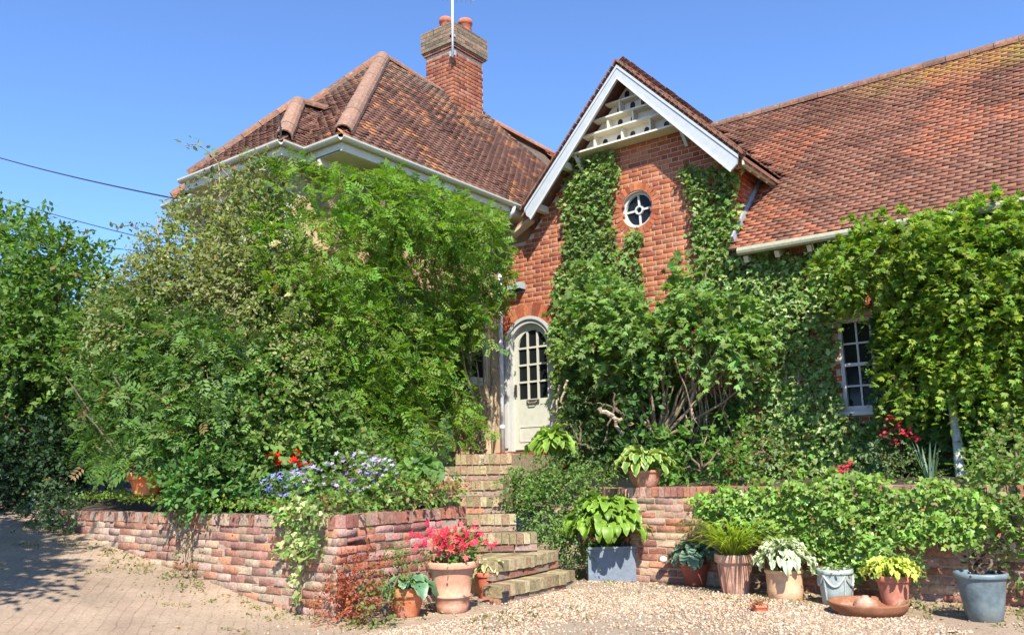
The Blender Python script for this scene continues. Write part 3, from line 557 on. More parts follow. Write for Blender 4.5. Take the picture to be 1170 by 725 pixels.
# gable roof: verge plane y = YG-.3
VY = YG - .33; AX, AZ = -5.97, 7.30; TR = 1.05
for s, nm in ((-1, 'gable_roof'), (1, 'gable_roof')):
    half = 1.86; s2 = nrm(A(-s, 0, TR)); Ls = math.hypot(half, half * TR)
    kp = (lambda a, b: a < 99)
    tiles(nm, (AX + s * half, VY, AZ - half * TR), (0, 1, 0), s2, 3.4 if s < 0 else 3.3, Ls, house, (lambda a, b: (a + VY < EY + (AZ - half * TR + b * .72 - EZ) / tp + .3)), sag=.01)
mb = MB()
for s in (-1, 1):
    P0 = A(AX, VY - .01, AZ - .005); P1 = A(AX + s * 1.90, VY - .01, AZ - .005 - 1.90 * TR)
    mb.prism([P0, P1, P1 + A(0, 3.2, 0), P0 + A(0, 3.2, 0)], A(0, 0, -.05), (.2, .09, .06))
mb.build('gable_roof_deck', M_TILE, house)
mb = MB()   # verge: undercloak tiles edge
for s in (-1, 1):
    for i in range(27):
        t0 = i / 27; c = A(AX, VY - .03, AZ + .03) + A(s * 1.88, 0, -1.88 * TR) * (t0 + .5 / 27); d = nrm(A(s, 0, -TR)); mb.box(c, (.09, .11, .026), (nrm(d + A(0, 0, -.12)), A(0, 1, 0), np.cross(d, A(0, 1, 0))), TPAL[rng.integers(0, 7)] * .9)
mb.build('verge_tiles', M_TILE, house)
mb = MB()
for s in (-1, 1):
    T0 = A(AX, VY - .055, AZ - .045); d = A(s, 0, -TR); Lb = 1.80
    T1 = T0 + d * Lb; o2 = A(0, 0, -.225 if s > 0 else -.215)
    mb.prism([T0, T1, T1 + o2 * .55 + A(-s * .03, 0, 0), T1 + o2 * .98 + A(-s * .12, 0, .02), T0 + o2 * 1.05], A(0, .035, 0), A(.36, .385, .40)); mb.prism([T0 + A(0, -.012, 0), T1 + A(0, -.012, 0), T1 + A(0, -.012, -.05), T0 + A(0, -.012, -.05)], A(0, .011, 0), A(.38, .41, .42))
    mb.prism([T0 + o2 * .86 + A(0, -.014, 0), T1 + o2 * .8 + A(-s * .1, -.014, 0), T1 + o2 * .98 + A(-s * .12, -.014, 0), T0 + o2 * 1.05 + A(0, -.014, 0)], A(0, .013, 0), A(.44, .44, .40))
mb.build('bargeboard', M_WOOD, house)
for s in (-1, 1):
    for f in (.62, .93): mb = MB(); c = A(AX + s * 1.76 * f, 0, AZ - 1.76 * f * TR - .20); mb.bar(c + A(0, VY - .01, 0), c + A(0, YG + .05, 0), .09, .11, (0, 0, 1), (.58, .52, .40)); mb.build('purlin', M_WOOD, house)
for k in range(4): mb = MB(); mb.box(A(-4.22, VY + .28 + .3 * k, 5.33), (.26, .07, .09), (nrm(A(1, 0, -.9)), A(0, 1, 0), nrm(A(.9, 0, 1))), (.55, .46, .32)); mb.build('rafter_end', M_WOOD, house)
mb = MB(); mb.bar((-4.13, VY, 5.27), (-4.13, 12.0, 5.27), .03, .08, (0, 0, 1), (.55, .50, .38)); mb.build('eaves_board', M_WOOD, house)
# sloping kneeler left of the gable
mb = MB(); mb.bar((-7.83, YG - .12, 5.25), (-8.5, YG - .12, 4.92), .16, .05, (0, 0, 1), (.45, .36, .24)); mb.bar((-7.83, YG - .10, 5.29), (-8.55, YG - .10, 4.95), .2, .03, (0, 0, 1), (.30, .14, .08)); mb.build('catslide_edge', M_WOOD, house)
# ------------------------------------------------------------------ cottage
CE_ = 5.5; cA = A(-8.0, 6.89, CE_); apx = A(-10.0, 9.5, 8.26); rEnd = A(-10.0, 12.1, 8.14)
wz = 5.45
mb = MB(); mb.prism([(XA, 7.35, .6), (XA, YG + 2, .6), (XA, YG + 2, wz), (XA, 7.35, wz)], A(-.25, 0, 0), (.42, .30, .18)); mb.prism([(XA - .25, 7.35, .6), (-12, 7.35, .6), (-12, 7.35, wz), (XA - .25, 7.35, wz)], A(0, .25, 0), (.42, .30, .18)); mb.build('wall', M_RENDER, cott)
mb = MB(); mb.box(A(-9.9, 7.15, 3.2), (1.9, .4, 4.5), col=(.45, .36, .22)); mb.build('bay_wall', M_RENDER, cott)
def hipped(name, c0, c1, a0, a1, **k):
    """tiles on trapezoid: eave c0->c1, ridge a0->a1"""
    c0, c1, a0, a1 = map(lambda v: A(*v), (c0, c1, a0, a1)); u = nrm(c1 - c0); L = np.linalg.norm(c1 - c0); v = a0 - c0; s = nrm(v - u * (v @ u)); H = v @ s; xa = v @ u; xb = (a1 - c0) @ u; Hb = (a1 - c0) @ s
    def kp(a, b): return (a > xa * b / H - .03) & (a < L + (xb - L) * b / Hb + .03) & (b < np.where(a < xa, H, H + (Hb - H) * (a - xa) / max(xb - xa, .01)))
    return tiles(name, c0, u, s, L, max(H, Hb), cott, kp, **k)
def weath(base, a, b, C):
    f = np.clip((b - 2.1) / 1.3, 0, 1) * .55 * (vn(base, 2., 2) > .35); f = f[:, None]; g = ((vn(base + 3, 1.7, 3) > .52) * (rng.random(len(b)) < .35))[:, None] * .6
    C = C * (1 - f) + f * A(.26, .20, .15); return C * (1 - g) + g * A(.50, .21, .09)
CP = TPAL * A(.95, 1.0, 1.1)
hipped('east_roof', cA, (-8.0, 14.75, CE_), apx, rEnd, pal=CP, tweak=weath)
hipped('front_roof', (-12.1, 6.89, CE_), cA, apx, apx + A(.01, 0, 0), pal=CP, tweak=weath)
mb = MB(); slab(mb, [cA, (-8.0, 14.75, CE_), rEnd, apx], .05); slab(mb, [(-12.1, 6.89, CE_), cA, apx], .05); slab(mb, [(-12.1, 6.89, CE_), apx, rEnd, (-12.1, 14.75, CE_)], .05, (.25, .1, .06)); slab(mb, [(-12.1, 14.75, CE_), (-8, 14.75, CE_), rEnd], .05, (.25, .1, .06)); mb.build('roof_deck', M_TILE, cott)
# bay roof
bB = A(-8.72, 6.51, CE_ + .01); bL = A(-10.98, 6.51, CE_ + .01); bt = A(-9.85, 7.62, 6.72); bt2 = A(-9.85, 8.2, 6.80)
hipped('bay_roof', bL, bB, bt, bt + A(.01, 0, 0), pal=CP); hipped('bay_roof', bB, (-8.72, 6.95, CE_ + .01), bt, bt2, pal=CP) if 0 else None
def tri_tiles(name, e0, u, s_, L, H, kp): return tiles(name, e0, u, s_, L, H, cott, kp, pal=CP)
ud = A(0, 1, 0); vr = bt - bB; sr = nrm(vr - ud * (vr @ ud)); Hr = vr @ sr
tiles('bay_roof', bB, ud, sr, 1.8, Hr, cott, lambda a, b: (a > (vr @ ud) * b / Hr) & (a < .45 + (1.7 - .45) * b / Hr), pal=CP)
mb = MB(); slab(mb, [bL, bB, bt], .05); slab(mb, [bB, (-8.72, 7.0, CE_), bt2, bt], .05); slab(mb, [bL, bt, bt2, (-10.98, 7.0, CE_)], .05); mb.build('bay_roof_deck', M_TILE, cott)
mb = MB(); ridge(mb, cA + A(-.06, .08, .10), apx + A(0, 0, .03), .125, .36, bump=.02, col=A(.27, .145, .10)); mb.build('hip_tiles', M_TILE, cott)
mb = MB(); ridge(mb, A(-12.04, 6.97, 5.58), apx + A(0, 0, .03), .115, .36); mb.build('hip_tiles', M_TILE, cott)
mb = MB(); ridge(mb, apx + A(0, 0, .04), A(-10, 10.9, 8.18), .10); mb.build('hip_tiles', M_TILE, cott)
mb = MB(); ridge(mb, A(-10, 10.9, 8.18), rEnd + A(0, .0, .02), .10); mb.build('hip_tiles', M_TILE, cott)
mb = MB(); ridge(mb, rEnd, (-8.05, 14.7, CE_ + .05), .09, col=A(.24, .19, .14)); mb.build('hip_tiles', M_TILE, cott)
mb = MB(); ridge(mb, bB + A(-.04, .06, .09), bt + A(0, 0, .04), .115, .36, col=A(.27, .145, .10)); mb.build('hip_tiles', M_TILE, cott)
mb = MB(); ridge(mb, bL + A(.04, .06, .07), bt + A(0, 0, .04), .105); mb.build('hip_tiles', M_TILE, cott)
mb = MB(); ridge(mb, bt + A(0, 0, .04), bt2 + A(0, .25, .05), .1); mb.build('hip_tiles', M_TILE, cott)
for p in (cA + A(-.02, -.02, .02), bB + A(-.02, 0, .02)): mb = MB(); mb.tube([p, p + A(.02, -.03, .16), p + A(.01, -.05, .30), p + A(-.03, -.05, .33)], .014, 6, (.03, .025, .022)); mb.box(p + A(.01, -.04, .30), (.05, .02, .05), col=(.03, .025, .02))
mb.build('hip_irons', M_METAL, cott)
# roof beyond, redder
hipped('rear_roof', (-8.0, 14.2, CE_ + .06), (-8.0, 19, CE_ + .06), (-10.0, 12.2, 8.10), (-10.0, 19, 7.95), pal=TPAL * A(1.25, .95, .9))
mb = MB(); ridge(mb, (-10, 12.2, 8.08), (-10, 19, 7.90), .11, col=A(.40, .16, .10)); slab(mb, [(-8.0, 14.5, CE_), (-8, 19, CE_), (-10, 19, 7.88), (-10, 12.2, 8.03)], .05); mb.build('rear_ridge', M_TILE, cott)
# eaves: soffit, fascia, gutter
mb = MB(); so = .16
def eave(p0, p1, n, cut=.0):
    p0 = A(*p0); p1 = A(*p1); n = A(*n)
    q2 = p1 - nrm(p1 - p0) * (.0315 if cut else 0); mb.bar(p0 - n * .015 + A(0, 0, -.09), q2 - n * .015 + A(0, 0, -.09), .03, .17, (0, 0, 1), (.55, .53, .42)); q1 = p1 - nrm(p1 - p0) * cut; mb.bar(p0 - n * .26 + A(0, 0, -.17), q1 - n * .26 + A(0, 0, -.17), .48, .02, (0, 0, 1), (.55, .52, .40)); mb.bar(p0 - n * .44 + A(0, 0, -.23), q1 - n * .44 + A(0, 0, -.23), .05, .1, (0, 0, 1), (.5, .45, .34))
eave(cA, (-8.0, 10.95, CE_), (1, 0, 0)); eave((-8.72, 6.89, CE_), cA, (0, -1, 0), .503); eave(bL, bB, (0, -1, 0), .503); eave(bB, (-8.72, 6.9, CE_), (1, 0, 0)); eave((-12.1, 6.89, CE_ - .05), (-10.9, 6.89, CE_ - .05), (0, -1, 0)); mb.build('eaves', M_WOOD, cott)
def gutter(mb, p0, p1, n, r=.058):
    p0 = A(*p0); p1 = A(*p1); n = A(*n); V = []; K = 9
    for P_ in (p0, p1):
        for R2 in (r, r - .008):
            for a in np.linspace(0, math.pi, K): V.append(P_ + n * (r + R2 * math.cos(a) * -1) + A(0, 0, -R2 * math.sin(a)))
    F = []
    for k in range(K - 1): F += [(k, k + 1, 2 * K + k + 1, 2 * K + k), (K + k, 3 * K + k, 3 * K + k + 1, K + k + 1)]
    for b in (0, 2 * K): F += [(b + k, b + K + k, b + K + k + 1, b + k + 1) for k in range(K - 1)]
    F += [(0, 2 * K, 3 * K, K), (K - 1, 2 * K - 1, 4 * K - 1, 3 * K - 1)]
    mb.add(V, F, (.50, .49, .40))
mb = MB(); gutter(mb, cA + A(.0, -.06, -.01), (-8.0, 10.85, CE_ - .03), (1, 0, 0)); gutter(mb, (-8.72, 6.89, CE_ - .01), cA + A(.06, 0, -.012), (0, -1, 0)); gutter(mb, bL + A(-.02, 0, -.01), bB + A(.06, 0, -.012), (0, -1, 0)); gutter(mb, bB + A(0, -.06, -.014), (-8.72, 6.85, CE_ - .01), (1, 0, 0)); gutter(mb, (-12.1, 6.89, CE_ - .06), (-11.0, 6.89, CE_ - .06), (0, -1, 0)); mb.build('gutter', M_WOOD, cott)
mb = MB(); mb.tube([(-7.94, 10.45, CE_ - .06), (-7.95, 10.45, CE_ - .16), (-8.05, 10.46, CE_ - .22), (-8.35, 10.6, CE_ - .30), (XA + .07, 10.72, CE_ - .42), (XA + .07, 10.74, CE_ - .6)], .036, 10, (.62, .64, .64)); mb.tube([(XA + .07, 10.74, CE_ - .6), (XA + .07, 10.74, 1.45)], .036, 10, (.62, .64, .68))
for z in (1.9, 3.2, 4.5): mb.lathe((XA + .07, 10.74, z), [(.036, 0), (.046, .005), (.046, .055), (.036, .06)], 12, (.58, .6, .62))
mb.build('downpipe', M_METAL, cott, True)
window('casement_window', cott, (XA, 9.62, 2.62), (0, 1, 0), (1, 0, 0), .75, 1.05, 2, 2, reveal=-.06)
mb = MB(); mb.box(A(XA + .03, 10.0, 3.72), (.08, .85, .08), col=WHITE); mb.build('lintel', M_WOOD, cott)
window('casement_window', cott, (-9.65, 6.95, 4.25), (1, 0, 0), (0, -1, 0), .62, .95, 2, 3, reveal=-.07)
window('casement_window', cott, (-10.65, 6.95, 4.25), (1, 0, 0), (0, -1, 0), .62, .95, 2, 3, reveal=-.07)
# chimney
chx, chy = -9.72, 11.27
cs = MB(); ch = thing; cw, cd = .78, .98
def chim_part(name, z0, z1, grow, pal, mat):
    mbx = MB(); r = 0; z = z0
    while z < z1 - .04:
        for (o, u, n_, L) in (((chx - grow, chy - grow), (1, 0), (0, -1), 0), ((chx + grow, chy - grow), (0, 1), (1, 0), 1)): pass
        z += .075; r += 1
    return
cp = MB(); X0, X1, Y0, Y1 = -10.38, -9.70, 11.0, 11.86
cp.box(A((X0 + X1) / 2, (Y0 + Y1) / 2, 8.35), (X1 - X0 - .01, Y1 - Y0 - .01, 2.3), col=(.5, .42, .33)); cho = cp.build('chimney', M_MORTAR, cott)
CB = BPAL * A(.78, .9, 1.05)
brick_field('chimney_brickwork', (X0, Y0, 7.3), (1, 0, 0), (0, -1, 0), X1 - X0, 1.72, cho, pal=CB, jit=.003); brick_field('chimney_brickwork', (X1, Y0, 7.3), (0, 1, 0), (1, 0, 0), Y1 - Y0, 1.72, cho, pal=CB, jit=.003)
GP = np.array([(.15, .115, .075), (.20, .14, .09), (.12, .095, .065), (.23, .15, .10)])
mbq = MB()
for g_, z0, z1, pal in ((.035, 9.02, 9.09, CB), (.07, 9.09, 9.50, GP)):
    z = z0; r = 0
    while z < z1 - .02:
        h_ = min(.068, z1 - z - .004)
        for o, u, n_, L in ((A(X0 - g_, Y0 - g_, 0), A(1, 0, 0), A(0, -1, 0), X1 - X0 + 2 * g_), (A(X1 + g_, Y0 - g_, 0), A(0, 1, 0), A(1, 0, 0), Y1 - Y0 + 2 * g_)):
            x = -(.11 if r % 2 else 0)
            while x < L:
                a_, b_ = max(x, 0), min(x + .215, L)
                if b_ - a_ > .03: mbq.box(o + u * (a_ + b_) / 2 - n_ * .05 + A(0, 0, z + h_ / 2) , (b_ - a_, .11, h_), (u, n_, A(0, 0, 1)), pal[rng.integers(0, len(pal))] * (.85 + .3 * rng.random()))
                x += .225
        z += .075; r += 1
mbq.box(A((X0 + X1) / 2, (Y0 + Y1) / 2, 9.28), (X1 - X0 + .1, Y1 - Y0 + .1, .44), col=(.18, .15, .11)); mbq.build('chimney_cap', M_OLDBRICK, cho)
for px_, py_, r_, h_ in ((-10.1, 11.25, .115, .36), (-9.92, 11.62, .125, .42)):
    pt = MB(); pt.lathe((px_, py_, 9.48), [(r_ * 1.05, 0), (r_, .05), (r_ * .95, h_ - .10), (r_ * 1.12, h_ - .09), (r_ * 1.12, h_ - .02), (r_ * 1.02, h_), (r_ * .8, h_), (r_ * .8, h_ - .2)], 20, (.42, .13, .075), cap=False); pt.build('chimney_pot', M_TERRA, cho, True)
# aerial
t = thing('tv_aerial', 'thin silver television aerial on a mast strapped to the chimney', 'aerial', (-9.62, 10.93, 8.75))
mb = MB(); mb.tube([(-9.62, 10.9, 8.75), (-9.64, 10.93, 10.12)], .022, 8, (.5, .53, .55)); mb.build('mast', M_METAL, t, True)
mb = MB(); mb.box(A(-9.66, 10.95, 8.85), (.12, .06, .10), col=(.3, .3, .3)); mb.build('bracket', M_METAL, t); mb = MB(); mb.box(A(-9.66, 10.95, 9.2), (.10, .05, .05), col=(.3, .3, .3)); mb.build('bracket', M_METAL, t)
mb = MB(); b0 = A(-9.86, 10.6, 9.94); b1 = A(-9.42, 11.3, 10.0); mb.tube([b0, b1], .01, 6, (.4, .42, .45))
for i in range(9): p = b0 + (b1 - b0) * (i + .3) / 9; q = A(.13, -.13, 0) * .8; mb.tube([p - q, p + q], .005, 5, (.4, .42, .45))
mb.build('boom', M_METAL, t)
# ------------------------------------------------------------------ retaining walls and steps
OPAL = np.array([(.33, .16, .11), (.39, .20, .13), (.37, .26, .18), (.28, .14, .11), (.40, .31, .22), (.34, .22, .16), (.42, .20, .12), (.36, .25, .20), (.40, .27, .22)]) * .88
def coping(mb, p0, p1, n, pal, h=.105, dep=.225, w=.068, over=.02, drop=0.):
    p0 = A(*p0); p1 = A(*p1); n = A(*n); d = p1 - p0; L = np.linalg.norm(d); d /= L; k = int(L / (w + .009)); up = A(0, 0, 1)
    for i in range(k):
        c = p0 + d * (w + .009) * (i + .5) + n * (over - dep / 2 + rng.normal() * .004) + up * (h / 2 + rng.normal() * .003 - .008 * 0); a = rng.normal() * .02
        mb.box(c, (w * (.97 + .05 * rng.random()), dep, h), (nrm(d + up * a), n, nrm(up - d * a)), pal[rng.integers(0, len(pal))] * (.8 + .4 * rng.random()))
lw = thing('retaining_wall', 'low weathered red and buff brick wall turning a corner left of the steps', 'garden wall', (-7.8, 5.1, 0))
LX, LY = -5.88, 5.10; TZ = .755
def keepl(u, z):
    x = -16 + u; return z > gz(x, LY) - .12
brick_field('front_face', (-16, LY, -.08), (1, 0, 0), (0, -1, 0), 16 + LX, .84, lw, keepl, pal=OPAL, mat=M_OLDBRICK, bond='stretcher', ragged=.010, mort=.011, ghost=.03, dep=.08)
brick_field('side_face', (LX, LY, -.08), (0, 1, 0), (1, 0, 0), 1.72, .84, lw, None, pal=OPAL * A(.95, .82, .85), mat=M_OLDBRICK, bond='stretcher', ragged=.013, mort=.011, ghost=.02, dep=.08)
mb = MB(); mb.box(A((-16 + LX) / 2, LY + .097, TZ / 2 - .1), (16 + LX - .01, .2, TZ + .2), col=(.38, .28, .21)); mb.box(A(LX - .0975, LY + .96, TZ / 2 - .1), (.2, 1.5, TZ + .2), col=(.35, .25, .19)); mb.build('wall_core', M_MORTAR, lw)
mb = MB(); coping(mb, (-16, LY, TZ), (LX, LY, TZ), (0, -1, 0), OPAL); mb.build('coping', M_OLDBRICK, lw); mb = MB(); coping(mb, (LX, LY + .0, TZ + .003), (LX, LY + 1.72, TZ + .02), (1, 0, 0), OPAL * A(.95, .75, .75)); mb.build('coping', M_OLDBRICK, lw)
rw_ = thing('retaining_wall', 'low brick wall behind the row of pots right of the steps', 'garden wall', (-2, 8.6, 0)); RYW = 8.6; RT = .915
brick_field('front_face', (-4.98, RYW, -.01), (1, 0, 0), (0, -1, 0), 7, .93, rw_, None, pal=OPAL * A(1.05, .92, .88), mat=M_OLDBRICK, bond='stretcher', ragged=.010, mort=.012, ghost=.02, dep=.08)
brick_field('end_face', (-4.98, RYW + .0, -.01), (0, 1, 0), (-1, 0, 0), .3, .93, rw_, None, pal=OPAL, mat=M_OLDBRICK, bond='stretcher', ragged=.010, mort=.012, dep=.05)
mb = MB(); mb.box(A(-1.49, RYW + .107, RT / 2 - .05), (6.96, .22, RT + .1), col=(.40, .30, .20)); mb.build('wall_core', M_MORTAR, rw_)
mb = MB(); coping(mb, (-4.98, RYW, RT), (2, RYW, RT), (0, -1, 0), OPAL * A(1, .88, .85)); mb.build('coping', M_OLDBRICK, rw_)
# flank wall on the right side of the steps, running back under the shrub
fl = brick_field('flank_face', (-5.02, 8.62, -.05), (-.80, .6, 0), (-.6, -.80, 0), 1.6, .97, rw_, None, pal=OPAL * A(1, .85, .85), mat=M_OLDBRICK, bond='stretcher', ragged=.010, mort=.012, dep=.08)
mb = MB(); d_ = A(-.8, .6, 0); n_ = A(-.6, -.8, 0); mb.box(A(-5.02, 8.62, .40) + d_ * .8 - n_ * .108, (1.6, .22, .98), (d_, n_, A(0, 0, 1)), (.4, .3, .2)); coping(mb, A(-5.02, 8.62, .90), A(-5.02, 8.62, .90) + d_ * 1.6, n_, OPAL); mb.build('flank_core', M_OLDBRICK, rw_)
SPAL = np.array([(.34, .27, .15), (.28, .22, .12), (.38, .31, .19), (.30, .20, .12), (.24, .20, .11), (.36, .26, .16)]) * .88
st = thing('garden_steps', 'mossy brick steps fanning out from the forecourt up to the door', 'steps', (-5.6, 7.4, 0))
SP = [((570, 669), (657, 651), .175), ((564, 641.5), (638, 628), .36), ((508, 612.5), (614, 607), 9.25), ((506, 588.7), (590, 588), 9.6), ((503, 568.5), (578, 568), 10.0), ((480, 550), (575, 549), 10.4), ((505, 532), (585, 532), 10.9), ((520, 518), (585, 518), 11.6)]
ed = []
for l, r, z in SP:
    if z < 1: ed.append((at(*l, Z=z), at(*r, Z=z)))
    else: a_, b_ = at(*l, D=z), at(*r, D=z); a_[2] = b_[2] = (a_[2] + b_[2]) / 2; ed.append((a_, b_))
zs = [e[0][2] for e in ed]
for i, (l, r) in enumerate(ed):
    z = l[2]; zp = zs[i - 1] if i else 0.; d = r - l; L = np.linalg.norm(d); d /= L; n = nrm(np.cross(d, A(0, 0, 1)))
    if n @ (CAMP - l) < 0: n = -n
    nx = ed[i + 1] if i < 7 else (ed[7][0] - n * 1.5, ed[7][1] - n * 1.5 + d * .9); mb = MB(); up = A(0, 0, 1)
    # bowed front edge
    K = int(L / .077); bow = .05 if i < 3 else .012; h = .105 if i < 7 else .14
    for k in range(K):
        t = (k + .5) / K; o = bow * (1 - (2 * t - 1) ** 2); ta = nrm(d - n * (-bow * 4 * (1 - 2 * t)) / L * 1.); nn = nrm(np.cross(ta, up)); nn = nn if nn @ n > 0 else -nn
        c = l + d * (L * t) + n * o; j = rng.normal(size=3) * .003; tl = rng.normal() * .012
        mb.box(c - nn * .108 + A(0, 0, -h / 2) + j, (L / K - .008, .215, h), (nrm(ta + up * tl), nn, nrm(up - ta * tl)), SPAL[rng.integers(0, 6)] * (.8 + .4 * rng.random()))
    # course below
    if z - zp > .13:
        K2 = max(1, int(L / .225))
        for k in range(K2):
            t = (k + .5) / K2; o = bow * (1 - (2 * t - 1) ** 2) - .015; mb.box(l + d * (L * t) + n * o - n * .06 + A(0, 0, -h - .042), (L / K2 - .011, .11, .066), (d, n, up), OPAL[rng.integers(0, 9)] * (.7 + .3 * rng.random()))
    # body reaching back under every later step
    Ls = [l] + [e[0] for e in ed[i + 1:]] + [nx[0]] * (i == 7); Rs = [r] + [e[1] for e in ed[i + 1:]] + [nx[1]] * (i == 7)
    Lf = [l - n * .02 + d * .006] + Ls[1:]; Rf = [r - n * .02 - d * .006] + Rs[1:]
    P_ = [p * A(1, 1, 0) + A(0, 0, z - .014) for p in Rf + Lf[::-1]]
    mb.prism(P_, A(0, 0, -(z - zp) - .12), (.27, .21, .13))
    # tread bricks behind the nosing
    m_ = (nx[0] + nx[1]) / 2; dep = abs((m_ - (l + r) / 2) @ n); rows = int(max(0, dep - .2) / .115)
    for rr in range(min(rows, 5)):
        kk = int(L / .225)
        for k in range(kk): c = l + d * (L * (k + .5 + (.5 if rr % 2 else 0) * .8) / kk) - n * (.275 + rr * .115) + A(0, 0, -.034 + rng.normal() * .003); mb.box(c, (L / kk - .012, .104, .066), (d, n, up), SPAL[rng.integers(0, 6)] * (.75 + .35 * rng.random()))
    mb.build('step', M_STEP, st)
# brick pier and low wall at the head of the steps
hw = thing('kerb_wall', 'short brick kerb at the head of the steps beside the downpipe', 'garden wall', (-8.6, 10.0, 1.2))
a_, b_ = at(520, 518, D=12.6), at(566, 518, D=12.6); mb = MB(); b_[2] = a_[2] = (a_[2] + b_[2]) / 2; coping(mb, a_ - A(0, 0, -.0), b_, nrm(np.cross(b_ - a_, A(0, 0, 1))), SPAL * A(1.2, 1, 1), h=.19, dep=.11)
mb.build('kerb_brick', M_STEP, hw)
M_TUB = attr_mat('tub_metal', .45, 6, .5, .2, 40, .5, fleck=(.20, .17, .13, .6), fs=3.)
# ------------------------------------------------------------------ climbers and planting
def B(px, py, D, r): return (at(px, py, D=D), r)
def climber(name, label, cat, root, group=None): return thing(name, label, cat, root, group)
def stems(par, root, tips, r=.03, col=(.20, .15, .10), name='stem'):
    mb = MB(); branches(mb, root, tips, r, .008, col); return mb.build(name, M_BARK, par, True)
G1 = (.105, .195, .022); G2 = (.06, .13, .022); G3 = (.11, .20, .03)
wkeep = lambda P: P[:, 2] < 5.36 + .22 * (vn(P, 3.5, 2) - .5) - .45 * np.clip(P[:, 0] + 8.3, 0, 3) - .5 * np.clip(7.1 - P[:, 1], 0, .4)
wk0 = wkeep
wkeep = lambda P: wk0(P) & (P[:, 1] + 1.29 * P[:, 0] < .02 + .35 * (vn(P, 4., 2) - .5)) & ~((P[:, 1] > 9.75) & (P[:, 2] > 2.55) & (P[:, 2] < 3.72) & (P[:, 1] < 10.5))
# --- wisteria over the cottage wall
w = climber('wisteria', 'vigorous bright green climber swallowing the cottage wall up to the gutter', 'climbing plant', (-8.4, 10.1, 1.35))
wall_creeper('foliage', [(392, 168), (440, 190), (500, 212), (560, 232), (590, 245), (580, 290), (574, 340), (560, 368), (552, 400), (542, 440), (520, 465), (505, 500), (470, 520), (420, 560), (388, 560)], ('X', XA), 290, .19, G1, T=PINN, prot=(.03, .9), ns=1.5, k=2, L=.16, parent=w, alt=(.17, .27, .04), altp=.22, gap=.24, bulge=lambda u, z: .3 * np.clip((z - 2.8) / 2, 0, 1), keep=wkeep)
foliage('foliage_mass', [B(400, 218, 10.4, .42), B(445, 222, 10.9, .42), B(490, 240, 11.4, .38), B(535, 252, 12.0, .34), B(562, 268, 12.6, .26), B(345, 222, 10.3, .42), B(405, 300, 10.5, (.4, .5, .38)), B(350, 290, 10.1, .5), B(395, 380, 10.2, (.5, .6, .5)), B(345, 360, 10.0, .5), B(465, 400, 11.0, (.34, .4, .42)), B(430, 460, 10.5, .45), B(530, 370, 12.0, (.24, .3, .2)), B(380, 465, 9.9, .5), B(500, 455, 11.5, .3)],
        62, .17, G1, T=PINN, k=5, L=.3, parent=w, alt=(.17, .27, .04), altp=.25, rough=.34, inner=.3, droop=.5, keep=wkeep)
stems(w, (-8.35, 10.2, 1.35), [(-8.3, 9.9, 2.9), (-8.35, 10.5, 3.6), (-8.2, 9.4, 3.1), (-8.1, 8.9, 2.2), (-8.3, 10.35, 2.6), (-8.25, 9.7, 4.3)], .045, (.30, .23, .15))
stems(w, (-8.4, 9.8, 1.3), [(-8.3, 10.3, 2.7), (-8.2, 9.2, 2.5), (-8.2, 9.6, 3.6)], .04, (.26, .20, .13))
# --- clematis / rose on the left front of the cottage
c = climber('climbing_rose', 'sprawling grey green climbing rose with pale yellow blooms against the cottage front', 'climbing plant', (-10.0, 6.6, .95))
rb = [B(300, 215, 10.4, .28), B(265, 235, 10.6, .26), B(235, 280, 10.6, .45), B(200, 300, 10.7, .42), B(290, 275, 10.2, .38), B(165, 325, 10.8, .4), B(250, 335, 10.1, .5), B(200, 360, 10.2, .5), B(300, 335, 9.9, .45), B(315, 400, 9.7, .5), B(330, 450, 9.6, .45), B(265, 390, 9.9, .5), B(150, 370, 10.5, .4)]
foliage('foliage', rb, 230, .056, (.18, .21, .085), T=OVAL, k=7, L=.26, parent=c, alt=(.19, .21, .08), altp=.2, rough=.4, inner=.22, out=.9)
stems(c, (-9.9, 6.7, .95), [b[0] for b in rb] + [at(205, 225, D=10.8), at(180, 250, D=10.8), at(250, 185, D=10.5)], .035, (.30, .20, .13))
mb = MB()
for (a, b_, d) in (((262, 205), (208, 168), 10.5), ((250, 215), (218, 212), 10.6), ((175, 290), (130, 262), 10.9), ((235, 235), (190, 250), 10.8)):
    p0, p1 = at(*a, D=d), at(*b_, D=d); u = np.linspace(0, 1, 10)[:, None]; pts = p0 + (p1 - p0) * u + A(0, 0, 1) * (.18 * np.sin(u * 3.1)) + rng.normal(size=(10, 3)) * .012; mb.tube(pts, np.linspace(.009, .004, 10), 5, (.22, .16, .10))
    q = np.repeat(pts[2:], 3, 0) + rng.normal(size=(24, 3)) * .03; mb.build('tendril', M_BARK, c); mb = MB(); leaves_obj('tendril_leaves', q, nrm(rnd_dirs(24) + A(0, -.5, .8)), rnd_dirs(24), .055 + .03 * rng.random(24), colvar(24, (.10, .14, .06)), OVAL, parent=c)
FL5 = None
def flower_t(n=5, w=.5, cup=.1):
    V = [(0, 0, 0)]; F = []
    for i in range(n):
        a = 2 * math.pi * i / n; b0 = len(V)
        for r, da, z in ((.6, -w, cup * .5), (1, 0, cup), (.6, w, cup * .5)): V.append((r * math.cos(a + da), r * math.sin(a + da), z))
        F += [(0, b0, b0 + 1), (0, b0 + 1, b0 + 2)]
    return tmpl(V, F)
FLO = flower_t(); FLD = flower_t(8, .35, .5)
def flowers(name, P, size, col, parent, T=FLO, up=(0, -.3, .8), var=.15, r=.5):
    n = len(P); N = nrm(A(*up) + r * rnd_dirs(n)); return leaves_obj(name, P, N, nrm(np.cross(N, rnd_dirs(n))), size * (.7 + .6 * rng.random(n)), colvar(n, col, var), T, M_PETAL, parent)
